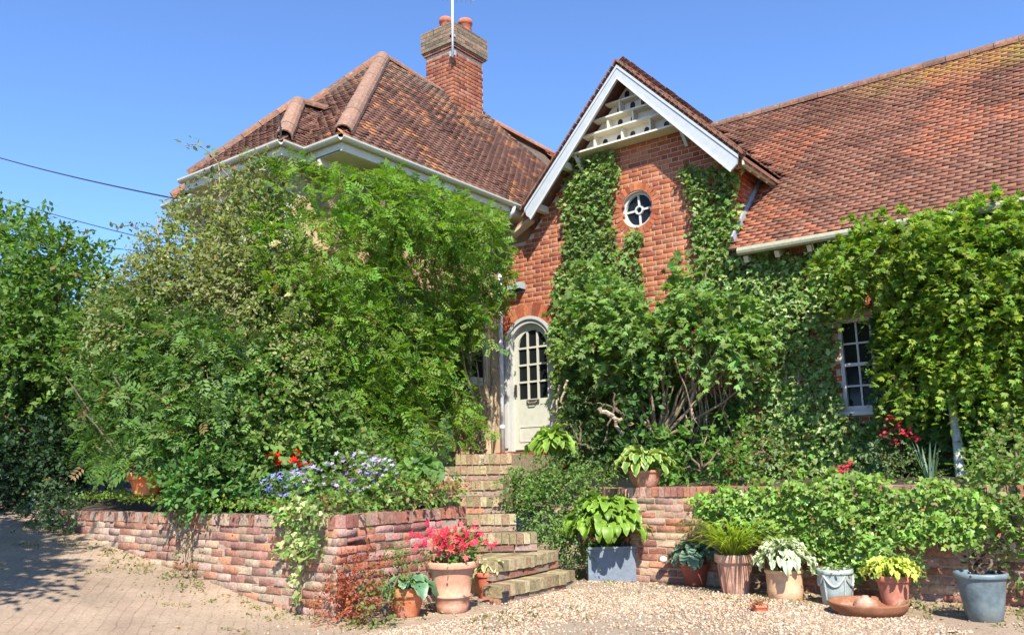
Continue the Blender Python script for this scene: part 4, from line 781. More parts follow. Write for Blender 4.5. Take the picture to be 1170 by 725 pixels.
fp = np.array([at(x + rng.normal() * 3, y + rng.normal() * 3, D=d) for x, y, d in ((310, 252, 9.9), (318, 281, 9.7), (205, 292, 10.1), (186, 297, 10.2), (338, 335, 9.4), (225, 330, 9.8), (170, 310, 10.3), (285, 355, 9.5))])
fp = np.repeat(fp, 4, 0) + rng.normal(size=(32, 3)) * .02; flowers('blossoms', fp, .055, (.75, .72, .38), c, FLD)
# --- elder like shrub, dark and broad leaved
e = thing('shrub', 'large dark green broad leaved shrub leaning over the left end of the wall', 'shrub', tuple(at(200, 560, D=9.6) * A(1, 1, 0) + A(0, 0, .9)))
eb = [B(130, 430, 9.6, .5), B(190, 425, 9.5, .55), B(250, 445, 9.3, .5), B(95, 470, 9.8, .5), B(160, 480, 9.3, .55), B(225, 505, 9.1, .45), B(110, 510, 9.7, .45), B(180, 530, 9.3, .36), B(75, 430, 10.2, .4), B(150, 395, 9.9, .4)  , B(120, 385, 10.4, .35)]
foliage('foliage', eb, 88, .19, (.105, .185, .05), keep=lambda P: (P[:, 1] > 5.3) | ((P[:, 2] > 1.35) & (P[:, 1] > 4.9)), T=PINN, k=6, L=.32, parent=e, alt=(.085, .17, .035), altp=.25, rough=.36, inner=.3, droop=.45)
stems(e, at(200, 560, D=9.6) * A(1, 1, 0) + A(0, 0, .9), [b[0] for b in eb], .03, (.09, .075, .05))
b2 = thing('shrub', 'small rounded leafy shrub spilling onto the wall top left of the poppies', 'shrub', tuple(at(240, 568, D=8.9)))
sb = [B(238, 550, 8.8, .26), B(215, 552, 8.9, .2), B(262, 555, 8.7, .2), B(290, 545, 8.8, .18)]
foliage('foliage', sb, 170, .07, (.075, .17, .045), T=OVAL, k=7, L=.16, parent=b2, rough=.3, alt=(.12, .22, .05)); stems(b2, at(240, 572, D=8.9), [b[0] for b in sb], .015)
ph = thing('shrub', 'mid green twiggy shrub standing between the climber and the flower bed', 'shrub', tuple(at(335, 560, D=9.4) * A(1, 1, 0) + A(0, 0, .9)))
pb = [B(300, 470, 9.3, .42), B(340, 450, 9.5, .4), B(325, 510, 9.1, .34), B(370, 500, 9.3, .34), B(395, 520, 9.3, .28), B(280, 515, 9.1, .3), B(350, 400, 9.7, .3)]
foliage('foliage', pb, 130, .075, (.11, .19, .045), T=OVAL, k=7, L=.24, parent=ph, alt=(.19, .27, .08), altp=.3, rough=.38, inner=.25, droop=.3)
stems(ph, at(335, 560, D=9.4) * A(1, 1, 0) + A(0, 0, .9), [b[0] for b in pb], .03)
# --- trees on the left
def tree(label, root, tr_tips, blobs, dens, leaf, base, r0=.16, group='trees left of the cottage', T=KITE, name='tree', cat='tree', **k):
    t = thing(name, label, cat, root, group); mb = MB(); branches(mb, root, tr_tips, r0, r0 * .22, (.10, .075, .05), 8); mb.build('trunk', M_BARK, t, True)
    foliage('crown', blobs, dens, leaf, base, T=T, parent=t, **k); return t
def rt(px, D, z=.4): p = at(px, 590, D=D); return (p[0], p[1], float(gz(p[0], p[1])))
tb = [B(25, 300, 13, .62), B(70, 325, 12.6, .6), B(10, 345, 13, .8), B(100, 350, 12.6, .42), B(55, 385, 12.4, .7), B(-15, 290, 13.4, .7), B(112, 395, 12.2, .4), B(20, 430, 12, .8), B(80, 440, 12, .55), B(-10, 400, 12.6, .8)]
tree('nearer broad tree at the left edge with sunlit top above the drive', rt(30, 13), [b[0] for b in tb], tb, 60, .105, (.085, .155, .035), k=8, L=.4, alt=(.13, .23, .04), altp=.25, rough=.36)
tb = [B(15, 470, 11.8, .7), B(60, 490, 11.6, .6), B(95, 520, 11.4, .42), B(30, 530, 11.4, .6), B(-20, 500, 11.8, .8), B(70, 545, 11.2, .3), B(15, 560, 11.3, .35)]
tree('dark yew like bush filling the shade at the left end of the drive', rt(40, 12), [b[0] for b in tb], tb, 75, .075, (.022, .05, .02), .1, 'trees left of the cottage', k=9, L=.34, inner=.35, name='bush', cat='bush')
tb = [B(-30, 330, 19, 1.6), B(60, 380, 20, 1.5), B(140, 420, 20, 1.4), B(20, 470, 19, 1.8), B(120, 500, 20, 1.7), B(210, 470, 21, 1.5)]
tree('farther tall tree seen through gaps behind the nearer tree at left', rt(80, 20), [b[0] for b in tb], tb, 26, .16, (.05, .11, .03), .25, k=8, L=.6)
tb = [B(60, 575, 10.4, .26), B(45, 585, 10.5, .18), B(76, 585, 10.2, .18)]
p_ = tree('low grey green bush with tiny white flowers at the far end of the wall', tuple(at(60, 600, D=10.4)), [b[0] for b in tb], tb, 200, .05, (.07, .12, .055), .02, None, k=7, L=.14, name='bush', cat='bush')
q, _ = blob_anchors(tb, 50, .3, .0); flowers('blossoms', q, .02, (.8, .8, .72), p_)
# overhanging tree outside the left of the frame: it shades the drive
tb = [(A(x, y, z), r) for x, y, z, r in ((-6.7, .3, 4.6, .9), (-7.7, .9, 4.3, .9), (-7.4, -.4, 5.0, 1.1), (-8.9, .6, 4.5, 1.2), (-6.3, -1.0, 4.4, .9), (-5.6, -1.6, 4.0, .7), (-6.4, .9, 3.8, .3))]
tree('roadside tree whose boughs throw leafy shade over the drive', (-7.6, -1.2, .15), [b[0] for b in tb], tb, 42, .15, (.07, .15, .03), .22, None, k=8, L=.55, rough=.4)
# --- ivy on the gable
iv = climber('ivy', 'variegated ivy column climbing the gable left of the round window', 'ivy', (-7.2, YG - .05, 1.7), 'ivy on the brick house')
IVB = (.13, .215, .05); IVA = (.34, .42, .16)
wall_creeper('foliage', [(652, 182), (672, 176), (704, 174), (707, 200), (706, 240), (700, 275), (712, 300), (716, 262), (730, 262), (732, 300), (740, 340), (736, 370), (690, 380), (645, 380), (636, 340), (638, 312), (650, 300), (648, 260), (646, 220)], ('Y', YG), 640, .075, IVB, parent=iv, alt=IVA, altp=.3, prot=(.03, .13), gap=.12, k=3, L=.1)
wall_creeper('lower_foliage', [(640, 340), (668, 340), (668, 420), (660, 470), (655, 520), (642, 515), (640, 440), (636, 390)], ('Y', YG), 640, .075, IVB, parent=iv, alt=IVA, altp=.25, prot=(.05, .22), gap=.12)
stems(iv, (-7.2, YG - .08, 1.7), [(-6.9, YG - .05, 4.6), (-6.6, YG - .05, 3.9), (-6.3, YG - .05, 3.2)], .03, (.25, .19, .13))
iv = climber('ivy', 'ivy strip climbing beside the right verge of the gable', 'ivy', (-5.0, YG - .05, 1.7), 'ivy on the brick house')
wall_creeper('foliage', [(783, 196), (800, 190), (842, 184), (845, 230), (844, 300), (838, 345), (800, 350), (782, 330), (800, 300), (796, 250)], ('Y', YG), 640, .072, IVB, parent=iv, alt=IVA, altp=.28, prot=(.03, .12), gap=.14)
stems(iv, (-5.0, YG - .08, 1.7), [(-4.75, YG - .05, 4.6), (-4.8, YG - .05, 3.6)], .025, (.25, .19, .13))
mb = MB()
iv = climber('ivy', 'dense ivy carpet under the eaves left of the sash window', 'ivy', (-3.8, YG - .05, 1.4), 'ivy on the brick house')
wall_creeper('foliage', [(840, 290), (900, 282), (970, 276), (990, 300), (985, 350), (958, 358), (955, 420), (962, 470), (1000, 478), (1030, 500), (1020, 545), (880, 548), (845, 500), (838, 400)], ('Y', YG), 640, .078, (.115, .20, .045), parent=iv, alt=(.29, .38, .13), altp=.38, prot=(.04, .2), gap=.06, ns=1.6, mat=M_LEAFG)
stems(iv, (-3.8, YG - .08, 1.4), [(-3.9, YG - .05, 3.8), (-3.5, YG - .05, 3.2), (-4.1, YG - .05, 3.0)], .03, (.25, .19, .13))
# --- grape vine across the middle of the gable
v = climber('grape_vine', 'broad leaved vine billowing across the gable with bare twisted stems below', 'climbing plant', (-5.6, 10.4, 1.6))
vb = [B(668, 345, 11.9, .2), B(690, 355, 11.7, .3), B(725, 370, 11.5, .32), B(760, 380, 11.3, .34), B(800, 365, 11.1, .32), B(835, 360, 11.0, .26), B(780, 335, 11.4, .22), B(820, 395, 10.9, .26), B(740, 400, 11.2, .24), B(690, 400, 11.5, .26), B(668, 395, 11.8, .2), B(850, 395, 10.9, .2), B(680, 315, 12.0, .2), B(785, 310, 11.6, .16)]
foliage('foliage', vb, 90, .11, (.14, .235, .065), T=PALM, k=6, L=.26, parent=v, alt=(.19, .28, .07), altp=.3, rough=.38, inner=.25, droop=.6)
stems(v, (-5.5, 10.4, 1.6), [b[0] for b in vb[2:12]] + [at(870, 430, D=10.9), at(770, 440, D=11.1)], .028, (.24, .18, .12))
for i in range(26):
    mb = MB(); p0 = at(rng.uniform(770, 862), rng.uniform(385, 410), D=10.9 + rng.random() * .4); p1 = at(rng.uniform(775, 862), rng.uniform(430, 520), D=11.2 + rng.random() * .3); u = np.linspace(0, 1, 8)[:, None]; mb.tube(p0 + (p1 - p0) * u + rng.normal(size=(8, 3)) * .03, .006 + .006 * rng.random(), 5, (.27, .20, .14)); mb.build('bare_stem', M_BARK, v)
for (a, b_, d, r_) in (((684, 468), (712, 480), 10.8, .035), ((696, 472), (712, 500), 10.9, .03), ((640, 440), (636, 470), 11.8, .018), ((648, 434), (640, 465), 11.7, .02), ((795, 395), (790, 500), 11.2, .03)):
    mb = MB(); p0, p1 = at(*a, D=d), at(*b_, D=d); u = np.linspace(0, 1, 9)[:, None]; mb.tube(p0 + (p1 - p0) * u + rng.normal(size=(9, 3)) * .016, np.linspace(r_, r_ * .6, 9), 7, (.36, .27, .20)); mb.build('bare_stem', M_BARK, v)
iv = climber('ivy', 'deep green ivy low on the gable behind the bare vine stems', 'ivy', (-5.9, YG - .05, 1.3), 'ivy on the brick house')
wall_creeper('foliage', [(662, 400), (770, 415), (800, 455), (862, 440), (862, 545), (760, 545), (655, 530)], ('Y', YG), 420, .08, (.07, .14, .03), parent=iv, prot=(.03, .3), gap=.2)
stems(iv, (-5.9, YG - .08, 1.3), [(-5.4, YG - .05, 2.4), (-6.3, YG - .05, 2.4), (-5.0, YG - .05, 2.2)], .02, (.25, .19, .13))
iv = climber('creeper', 'shaded wall creeper under the eaves behind the maple', 'climbing plant', (-1.8, YG - .05, 1.3))
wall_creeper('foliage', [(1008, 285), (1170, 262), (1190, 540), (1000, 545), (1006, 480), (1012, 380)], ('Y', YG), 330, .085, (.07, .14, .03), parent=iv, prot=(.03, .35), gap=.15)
stems(iv, (-1.8, YG - .08, 1.3), [(-1.4, YG - .05, 3.2), (-2.2, YG - .05, 3.0), (-.9, YG - .05, 2.8)], .02, (.25, .19, .13))
def shrub(label, blobs, dens, leaf, base, root=None, name='shrub', cat='shrub', group=None, sr=.018, scol=(.12, .09, .06), **k):
    b = blobs[0][0]; r = A(*root) if root is not None else A(b[0], b[1], b[2] - blobs[0][1] if not hasattr(blobs[0][1], '__len__') else b[2] - .3)
    t = thing(name, label, cat, tuple(r), group); mb = MB(); branches(mb, r, [q[0] for q in blobs], sr, sr * .3, scol); mb.build('stem', M_BARK, t, True); foliage('foliage', blobs, dens, leaf, base, parent=t, **k); return t
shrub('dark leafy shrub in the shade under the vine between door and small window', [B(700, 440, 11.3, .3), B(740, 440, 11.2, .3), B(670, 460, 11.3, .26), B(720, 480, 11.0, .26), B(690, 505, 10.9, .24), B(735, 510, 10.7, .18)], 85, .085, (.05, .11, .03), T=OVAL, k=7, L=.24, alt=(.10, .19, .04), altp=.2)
shrub('upright feathery grey green shrub beside the lower half of the door', [B(662, 480, 10.8, (.16, .16, .34)), B(655, 515, 10.6, (.2, .2, .22)), B(678, 515, 10.5, (.16, .16, .25)), B(648, 480, 10.9, (.08, .1, .2))], 240, .035, (.11, .165, .065), T=KITE, k=9, L=.2, wid=.5, droop=0., alt=(.20, .22, .12))
shrub('bright leafy shrub on the bed left of the hedge under the bare vine stems', [B(800, 515, 10.0, .24), B(780, 535, 9.8, .2), B(825, 525, 9.8, .22), B(835, 500, 10.2, .18), B(770, 505, 10.3, .16)], 120, .07, (.095, .185, .035), T=OVAL, k=7, L=.2, alt=(.16, .26, .05))
shrub('dusky bush with russet twigs between the vine and the ivy', [B(870, 500, 10.4, .18), B(850, 530, 10.2, .2), B(885, 525, 10.2, .16)], 130, .06, (.10, .15, .05), T=OVAL, k=7, L=.18, alt=(.28, .12, .06), altp=.2)
# --- ground hugging evergreen by the steps
jb = [B(590, 560, 10.05, .2), B(615, 552, 10.15, .26), B(642, 560, 10.15, .28), B(632, 590, 9.85, .24), B(662, 585, 9.85, .24), B(657, 615, 9.70, .2), B(637, 610, 9.75, .14), B(620, 575, 9.75, .22), B(677, 560, 10.15, .2), B(600, 535, 10.55, .16), B(652, 535, 10.65, .22), B(692, 540, 10.55, .16)]
shrub('spreading fine leaved evergreen tumbling over the right side of the steps', jb, 330, .034, (.12, .205, .05), T=OVAL, k=8, L=.15, alt=(.15, .23, .08), altp=.25, rough=.3, droop=.6, name='evergreen_shrub')
# --- maple like tree over the right hand wall
mbk = [B(985, 292, 9.9, .34), B(1025, 285, 9.8, .36), B(1075, 300, 9.5, .45), B(1130, 285, 9.3, .5), B(1175, 300, 9.1, .5), B(1056, 335, 9.8, .28), B(1075, 360, 9.6, .45), B(1130, 360, 9.3, .5), B(1180, 370, 9.0, .5), B(1060, 410, 9.6, .36), B(1110, 415, 9.4, .4), B(1160, 425, 9.2, .4), B(1040, 440, 9.6, .2), B(1005, 305, 9.9, .26), B(965, 305, 10.1, .2), B(1050, 385, 9.8, .2), B(1145, 455, 9.2, .25)]
t = thing('maple_tree', 'small tree with yellow green tips and a pale leaning trunk beside the sash window', 'tree', tuple(at(1099, 556, D=9.2)))
mb = MB(); p0, p1 = at(1099, 556, D=9.2), at(1086, 440, D=9.5); u = np.linspace(0, 1, 12)[:, None]; mb.tube(p0 + (p1 - p0) * u + rng.normal(size=(12, 3)) * .002, np.linspace(.052, .042, 12), 12, (.42, .44, .42)); branches(mb, p1, [b[0] for b in mbk], .04, .008, (.26, .24, .2)); mb.build('trunk', M_BARK, t, True)
foliage('crown', mbk, 115, .08, (.125, .215, .028), T=PALM, k=7, L=.3, parent=t, alt=(.27, .35, .04), altp=.32, rough=.42, inner=.28, droop=.7)
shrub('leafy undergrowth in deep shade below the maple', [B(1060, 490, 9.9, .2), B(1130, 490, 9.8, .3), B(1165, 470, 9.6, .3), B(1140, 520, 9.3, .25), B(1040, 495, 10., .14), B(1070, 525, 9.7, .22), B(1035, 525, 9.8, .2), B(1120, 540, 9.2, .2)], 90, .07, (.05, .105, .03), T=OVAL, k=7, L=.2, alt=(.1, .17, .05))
# --- ivy hedge over the right wall
h = thing('ivy_hedge', 'thick clipped ivy hedge hanging over the wall above the pots', 'hedge', (-2.6, 8.75, .95))
wall_creeper('foliage', [(800, 560), (840, 552), (900, 545), (1000, 548), (1080, 552), (1145, 556), (1150, 600), (1110, 625), (1060, 612), (1030, 622), (1000, 640), (980, 652), (965, 655), (950, 640), (930, 622), (890, 610), (860, 615), (830, 600), (805, 585)], ('Y', 8.5), 1300, .06, (.14, .24, .04), prot=(.02, .32), ns=2.2, parent=h, alt=(.20, .30, .07), altp=.3, gap=.1, k=3, L=.11, mat=M_LEAFG)
hb = [B(x, y + 8, D, r * .9) for x, y, D, r in ((830, 565, 8.9, .17), (870, 562, 8.8, .2), (915, 560, 8.7, .2), (960, 560, 8.6, .22), (1005, 562, 8.5, .22), (1050, 565, 8.35, .2), (1095, 565, 8.2, .2), (1130, 570, 8.1, .18), (985, 600, 8.4, .2), (975, 625, 8.45, .15), (1030, 592, 8.3, .18), (1080, 592, 8.2, .18), (860, 585, 8.75, .15), (920, 590, 8.6, .16))]
foliage('top_growth', hb + [B(1120, 590, 7.95, .16), B(1100, 610, 8.0, .12), B(940, 610, 8.45, .15), B(1005, 615, 8.3, .14)], 600, .06, (.145, .245, .04), T=IVY, k=5, L=.10, parent=h, alt=(.20, .31, .06), altp=.3, rough=.35, inner=.3, mat=M_LEAFG)
stems(h, (-2.6, 8.8, .95), [b[0] for b in hb], .02)
shrub('rambling rose bush with light green leaves at the right edge', [B(1150, 560, 7.4, .2), B(1165, 600, 7.3, .2), B(1138, 598, 7.4, .14), B(1160, 530, 7.6, .2), B(1172, 640, 7.2, .14), B(1130, 568, 7.5, .15), B(1135, 540, 7.6, .13), B(1165, 570, 7.3, .2), B(1160, 500, 8.6, .22), B(1140, 530, 8.4, .18)], 170, .055, (.12, .20, .05), T=OVAL, k=7, L=.18, alt=(.25, .25, .10), name='rose_bush', cat='bush')
# ------------------------------------------------------------------ bed flowers
def blades(name, c, n, L, w, spread, col, parent=None, lean=.5, droop=.8, mat=None, rad=.04, var=.2, cols2=None):
    V = []; F = []; C = []
    for i in range(n):
        az = rng.random() * 6.283; el = lean * (.3 + .9 * rng.random()); l = L * (.6 + .5 * rng.random()); p = A(*c) + A(math.cos(az), math.sin(az), 0) * rad * rng.random(); d = A(math.cos(az) * math.sin(el), math.sin(az) * math.sin(el), math.cos(el)); sd = A(-math.sin(az), math.cos(az), 0); b0 = len(V); cc = A(*col) * (1 + var * rng.normal()); m = 6
        for k in range(m + 1):
            t = k / m; q = p + d * l * t + A(math.cos(az), math.sin(az), 0) * spread * l * t * t * .6 - A(0, 0, droop * l * t ** 2.4 * .5); ww = w * (1 - t) ** .6 * (.6 + .4 * math.sin(min(t * 3, 1.57)))
            V += [q - sd * ww / 2, q + sd * ww / 2]; cx = cc * (1.0 if cols2 is None else 1) ; C += [cx, cx]
        F += [(b0 + 2 * k, b0 + 2 * k + 1, b0 + 2 * k + 3, b0 + 2 * k + 2) for k in range(m)]
    return mesh(name, V, F, mat or M_LEAF, parent, np.clip(np.array(C), .005, .9))
def hosta(name, label, c, n, R, Hh, leaf, wd, mid, edge, cat='hosta', mat=None, group=None, varieg=.3):
    V = []; F = []; C = []; c = A(*c); m = 7
    for i in range(n):
        f = (i + .5) / n; az = i * 2.39996 + rng.normal() * .25; el0 = R_(12 + 62 * f ** .8) + rng.normal() * .08  # inner leaves upright -> outer low
        reach = R * (.35 + .65 * f) * (.85 + .3 * rng.random()); hd = A(math.cos(az), math.sin(az), 0); sd = A(-math.sin(az), math.cos(az), 0); l = leaf * (.75 + .45 * rng.random())
        top = Hh * (1 - .55 * f ** 1.5) * (.8 + .3 * rng.random()); pb = c + hd * .03; pe = c + hd * max(reach - l * .55, .03) + A(0, 0, top)
        # petiole
        b0 = len(V); k_ = 4
        for k in range(k_ + 1):
            t = k / k_; q = pb + (pe - pb) * t + A(0, 0, .12 * top * math.sin(t * 3.14)); V += [q - sd * .006, q + sd * .006]; C += [A(*mid) * .9] * 2
        F += [(b0 + 2 * k, b0 + 2 * k + 1, b0 + 2 * k + 3, b0 + 2 * k + 2) for k in range(k_)]
        a0 = R_(35) - R_(45) * f + rng.normal() * .15; roll = rng.normal() * .25; b0 = len(V); q = pe.copy(); cc = 1 + .16 * rng.normal(); W_ = wd * l * (.9 + .2 * rng.random())
        for k in range(m + 1):
            t = k / m; ang = a0 - t * R_(85) * (.7 + .5 * f); 
            if k: q = q + (hd * math.cos(ang) + A(0, 0, math.sin(ang))) * l / m
            ww = W_ * (math.sin(math.pi * min(1, t * .93 + .07) ** .72)) ** .8 if t < 1 else .0; up = A(0, 0, math.cos(ang)) - hd * math.sin(ang); s2 = sd * math.cos(roll) + up * math.sin(roll); rip = .012 * math.sin(k * 2.2 + i)
            for j, xx in enumerate((-1, -.55, 0, .55, 1)):
                V.append(q + s2 * ww * xx / 2 + up * (.22 * ww * abs(xx) ** 1.3 * .6 + rip * (abs(xx) > .9))); e_ = 1. if (abs(xx) > 1 - varieg or (t > .93)) else 0.; e_ = e_ if abs(xx) > .3 else 0; C.append((A(*mid) * (1 - e_) + A(*edge) * e_) * cc * (1 - .1 * (k % 2)))
        F += [(b0 + 5 * k + j, b0 + 5 * k + j + 1, b0 + 5 * k + j + 6, b0 + 5 * k + j + 5) for k in range(m) for j in range(4)]
    o = mesh(name, V, F, mat or M_LEAFG, None, np.clip(np.array(C), .005, .9), True); return props(o, label, cat, group)
def weed(c, r, n=40, leaf=.035, col=(.10, .18, .04), name='weed_tuft', label=None, group='weeds at the foot of the wall', T=OVAL, cat='weed', alt=None):
    P = A(*c) + rng.normal(size=(n, 3)) * A(r, r, r * .35); P[:, 2] = np.maximum(P[:, 2], c[2] + .005) + .3 * r * rng.random(n); o = leaves_obj(name, P, nrm(A(0, 0, 1) + .7 * rnd_dirs(n)), nrm(rnd_dirs(n) + A(0, 0, .3)), leaf * (.6 + .8 * rng.random(n)), colvar(n, col, .3, alt, .3), T); return props(o, label, cat, group)
# geraniums etc on the left bed
g = shrub('clump of violet cranesbill flowers above pale green leaves on the bed left of the steps', [B(400, 556, 8.3, (.34, .3, .18)), B(440, 558, 8.4, (.25, .25, .18)), B(365, 560, 8.2, (.22, .2, .14)), B(420, 540, 8.7, .2)], 170, .055, (.15, .24, .055), T=PALM, k=6, L=.16, alt=(.20, .30, .08), name='flower_clump', cat='flowers', sr=.01)
q, _ = blob_anchors([B(405, 545, 8.4, (.32, .25, .2)), B(436, 545, 8.5, (.18, .2, .16)), B(370, 552, 8.2, (.2, .2, .14))], 230, .2, 0); flowers('blossoms', q[q[:, 2] > .98] + A(0, -.03, .05), .027, (.40, .33, .60), g)
g = shrub('clump of small blue flowers at the wall edge by the poppies', [B(330, 562, 8.3, (.26, .2, .12)), B(352, 555, 8.5, .16), B(300, 566, 8.3, .12)], 160, .04, (.09, .18, .06), T=KITE, k=7, L=.14, name='flower_clump', cat='flowers', sr=.01)
q, _ = blob_anchors([B(328, 556, 8.3, (.26, .18, .11)), B(350, 545, 8.4, .12)], 260, .2, 0); flowers('blossoms', q + A(0, -.02, .03), .022, (.22, .25, .52), g)
g = thing('poppy', 'red poppies on thin stems above the blue flowers', 'flowers', tuple(at(325, 560, D=8.6)), None); PP = np.array([at(*p, D=8.55 + rng.random() * .3) for p in ((316, 522), (320, 527), (336, 527), (341, 532), (334, 541), (309, 521), (338, 519), (349, 531), (318, 531))]); mb = MB()
for p in PP: b0 = at(325, 562, D=8.7) + rng.normal(size=3) * A(.1, .05, 0); u = np.linspace(0, 1, 6)[:, None]; mb.tube(b0 + (p - b0) * u + rng.normal(size=(6, 3)) * .008, .004, 5, (.10, .17, .05))
mb.build('stem', M_LEAF, g); [flowers('poppy_flower', np.repeat(p_[None], 3, 0) + rng.normal(size=(3, 3)) * .006, .05, (.70, .035, .015), g, FLD) for p_ in PP]
g = thing('mullein', 'tall dark green leafy spikes rising behind the violet flowers', 'plant', tuple(at(372, 560, D=8.9)), None)
for x, y0, y1 in ((350, 560, 488), (358, 560, 498), (372, 560, 505), (342, 560, 505), (438, 548, 500), (366, 560, 515), (478, 545, 478), (510, 520, 470)):
    p0, p1 = at(x + rng.normal() * 4, y0, D=8.9), at(x, y1, D=8.9); m = 34; tt = np.linspace(0, 1, m); P = p0 + (p1 - p0) * tt[:, None]; leaves_obj('leaf_spike', P, nrm(rnd_dirs(m) + A(0, 0, .5)), nrm(rnd_dirs(m) * A(1, 1, .3) + A(0, 0, .35)), .10 * (1.1 - .6 * tt), colvar(m, (.075, .15, .055)), KITE, parent=g, wid=.8)
shrub('feathery yellow green fennel behind the cranesbill', [B(460, 530, 9.0, (.24, .24, .22)), B(490, 515, 9.4, .2), B(445, 510, 9.4, (.2, .2, .18)), B(420, 515, 9.2, .16)], 120, .06, (.13, .23, .045), T=PINN, k=5, L=.2, name='fennel', cat='plant', sr=.01)
shrub('low mixed greenery along the wall top right of the violet flowers', [B(470, 560, 8.4, (.22, .3, .1)), B(505, 558, 8.7, (.16, .3, .09)), B(395, 580, 7.7, (.2, .2, .07)), B(345, 580, 7.8, (.26, .15, .05))], 170, .045, (.12, .20, .05), T=OVAL, k=6, L=.12, alt=(.34, .16, .07), altp=.2, name='ground_plant', cat='plant', sr=.008)
hosta('rhubarb_plant', 'broad rounded green leaves on stalks beside the top steps', at(478, 556, D=9.1), 16, .36, .28, .25, .95, (.13, .25, .07), (.16, .29, .08), 'plant', M_LEAF)
props(leaves_obj('stonecrop_foliage', at(500, 556, D=8.9) + rng.normal(size=(500, 3)) * A(.22, .18, .03), nrm(A(0, 0, 1) + .6 * rnd_dirs(500)), nrm(rnd_dirs(500) + A(0, 0, .5)), .035 * (.6 + .6 * rng.random(500)), colvar(500, (.34, .11, .05), .3, (.16, .18, .06), .3), KITE), 'russet mat of stonecrop on the wall end beside the steps', 'plant')
for x, y, D, rr, lb in ((130, 566, 9.9, .2, 'moss green creeping plant along the far coping'), (225, 572, 8.9, .2, None), (300, 576, 8.2, .16, None), (180, 569, 9.3, .2, None)):
    n = 420; P = at(x, y, D=D) + rng.normal(size=(n, 3)) * A(rr * 1.9, .1, .025); o = leaves_obj('creeping_foliage', P, nrm(A(0, 0, 1) + .5 * rnd_dirs(n)), nrm(rnd_dirs(n) + A(0, 0, .3)), .04 * (.6 + .6 * rng.random(n)), colvar(n, (.14, .22, .04), .25), OVAL); props(o, lb or 'low yellow green creeping plants along the wall top under the shrubs', 'plant', 'creeping plants on the left wall')
# variegated ivy hanging on the left wall
vi = climber('ivy', 'pale variegated ivy trailing down the front of the retaining wall near its corner', 'ivy', (-6.3, 5.1, .86))
wall_creeper('foliage', [(318, 572), (380, 572), (384, 590), (372, 604), (364, 622), (354, 640), (352, 668), (346, 692), (338, 690), (338, 660), (332, 632), (312, 630), (330, 614), (334, 596)], ('Y', LY - .02), 500, .06, (.16, .25, .07), parent=vi, alt=(.46, .50, .24), altp=.4, prot=(.02, .14), gap=.16, k=3, L=.09, ns=3)
mb = MB(); branches(mb, (-6.35, 5.12, .92), [at(345, 690, Y=LY - .04), at(360, 600, Y=LY - .05), at(325, 628, Y=LY - .05)], .008, .003, (.25, .18, .1)); mb.build('stem', M_BARK, vi)
g = shrub('leggy self sown plant with bleached stalks against the middle of the left wall', [(at(212, 640, Y=LY - .14), (.10, .08, .10)), (at(207, 605, Y=LY - .12), (.07, .06, .16)), (at(214, 575, Y=LY - .10), (.08, .06, .1))], 260, .03, (.15, .17, .07), T=KITE, k=6, L=.1, alt=(.30, .20, .12), altp=.4, root=at(212, 655, Y=LY - .15), name='wall_weed', cat='weed', sr=.008, scol=(.30, .22, .14))
# russet shrub at the corner
shrub('dark red leaved shrub at the corner of the wall beside the pots', [B(405, 672, 7.15, (.17, .15, .2)), B(390, 695, 7.1, (.15, .13, .12)), B(418, 645, 7.25, (.09, .09, .14)), B(380, 678, 7.2, (.1, .1, .12))], 330, .028, (.26, .065, .035), T=OVAL, k=8, L=.15, alt=(.40, .16, .06), altp=.3, rough=.35, droop=.1, root=at(400, 708, D=7.1), name='barberry_shrub', sr=.012, scol=(.2, .08, .05))
shrub('weedy green tuft between the red shrub and the smallest terracotta pot', [B(432, 690, 7.0, (.13, .12, .13)), B(445, 655, 7.3, (.12, .1, .16)), B(425, 708, 6.9, (.12, .1, .07)), B(462, 640, 7.5, (.1, .1, .1))], 230, .034, (.10, .16, .04), T=OVAL, k=7, L=.13, alt=(.24, .22, .08), altp=.25, droop=.1, root=at(438, 712, D=7.0), name='weed_clump', cat='weed')
# ------------------------------------------------------------------ pots
SOILC = (.06, .042, .03)
def pot(label, c, prof, col, mat=None, rim=None, seg=36, name='plant_pot', group='pots along the wall', body='body', extra=None, rot=None, soil=None):
    t = thing(name, label, 'pot', tuple(c), group); m = mat or M_TERRA; mb = MB(); R0_ = max(p[0] for p in prof); top = prof[-1]
    pr = [(prof[0][0] * .96, 0)] + [(p[0], p[1] + (.004 if i == 0 else 0)) for i, p in enumerate(prof)]; inner = [(top[0] - .02, top[1]), (top[0] - .03, top[1] - .05)]
    mb.lathe(c, pr + ([] if rim else inner), seg, col, cap=False); mb.build(body, m, t, True)
    if rim:
        r_, z0, z1 = rim; mb = MB(); mb.lathe(c, [(top[0] - .004, z0), (r_ - .006, z0 + .002), (r_, z0 + .012), (r_, z1 - .01), (r_ - .006, z1), (r_ - .026, z1), (r_ - .032, z1 - .05)], seg, A(*col) * 1.06, cap=False); mb.build('rim', m, t, True)
    zs_ = (rim[2] if rim else top[1]) - (soil or .03); rs = (rim[0] if rim else top[0]) - .022; mb = MB(); mb.lathe(c, [(rs, zs_ - .02), (rs, zs_), (rs * .5, zs_ + .012), (.004, zs_ + .015)], 20, SOILC); mb.build('soil', M_SOIL, t); 
    if extra: extra(t)
    return t
def gp(px, py, Z=None): p = at(px, py, Z=.0); z = zg(p[0], p[1]); return at(px, py, Z=z)
TC = (.50, .20, .105)
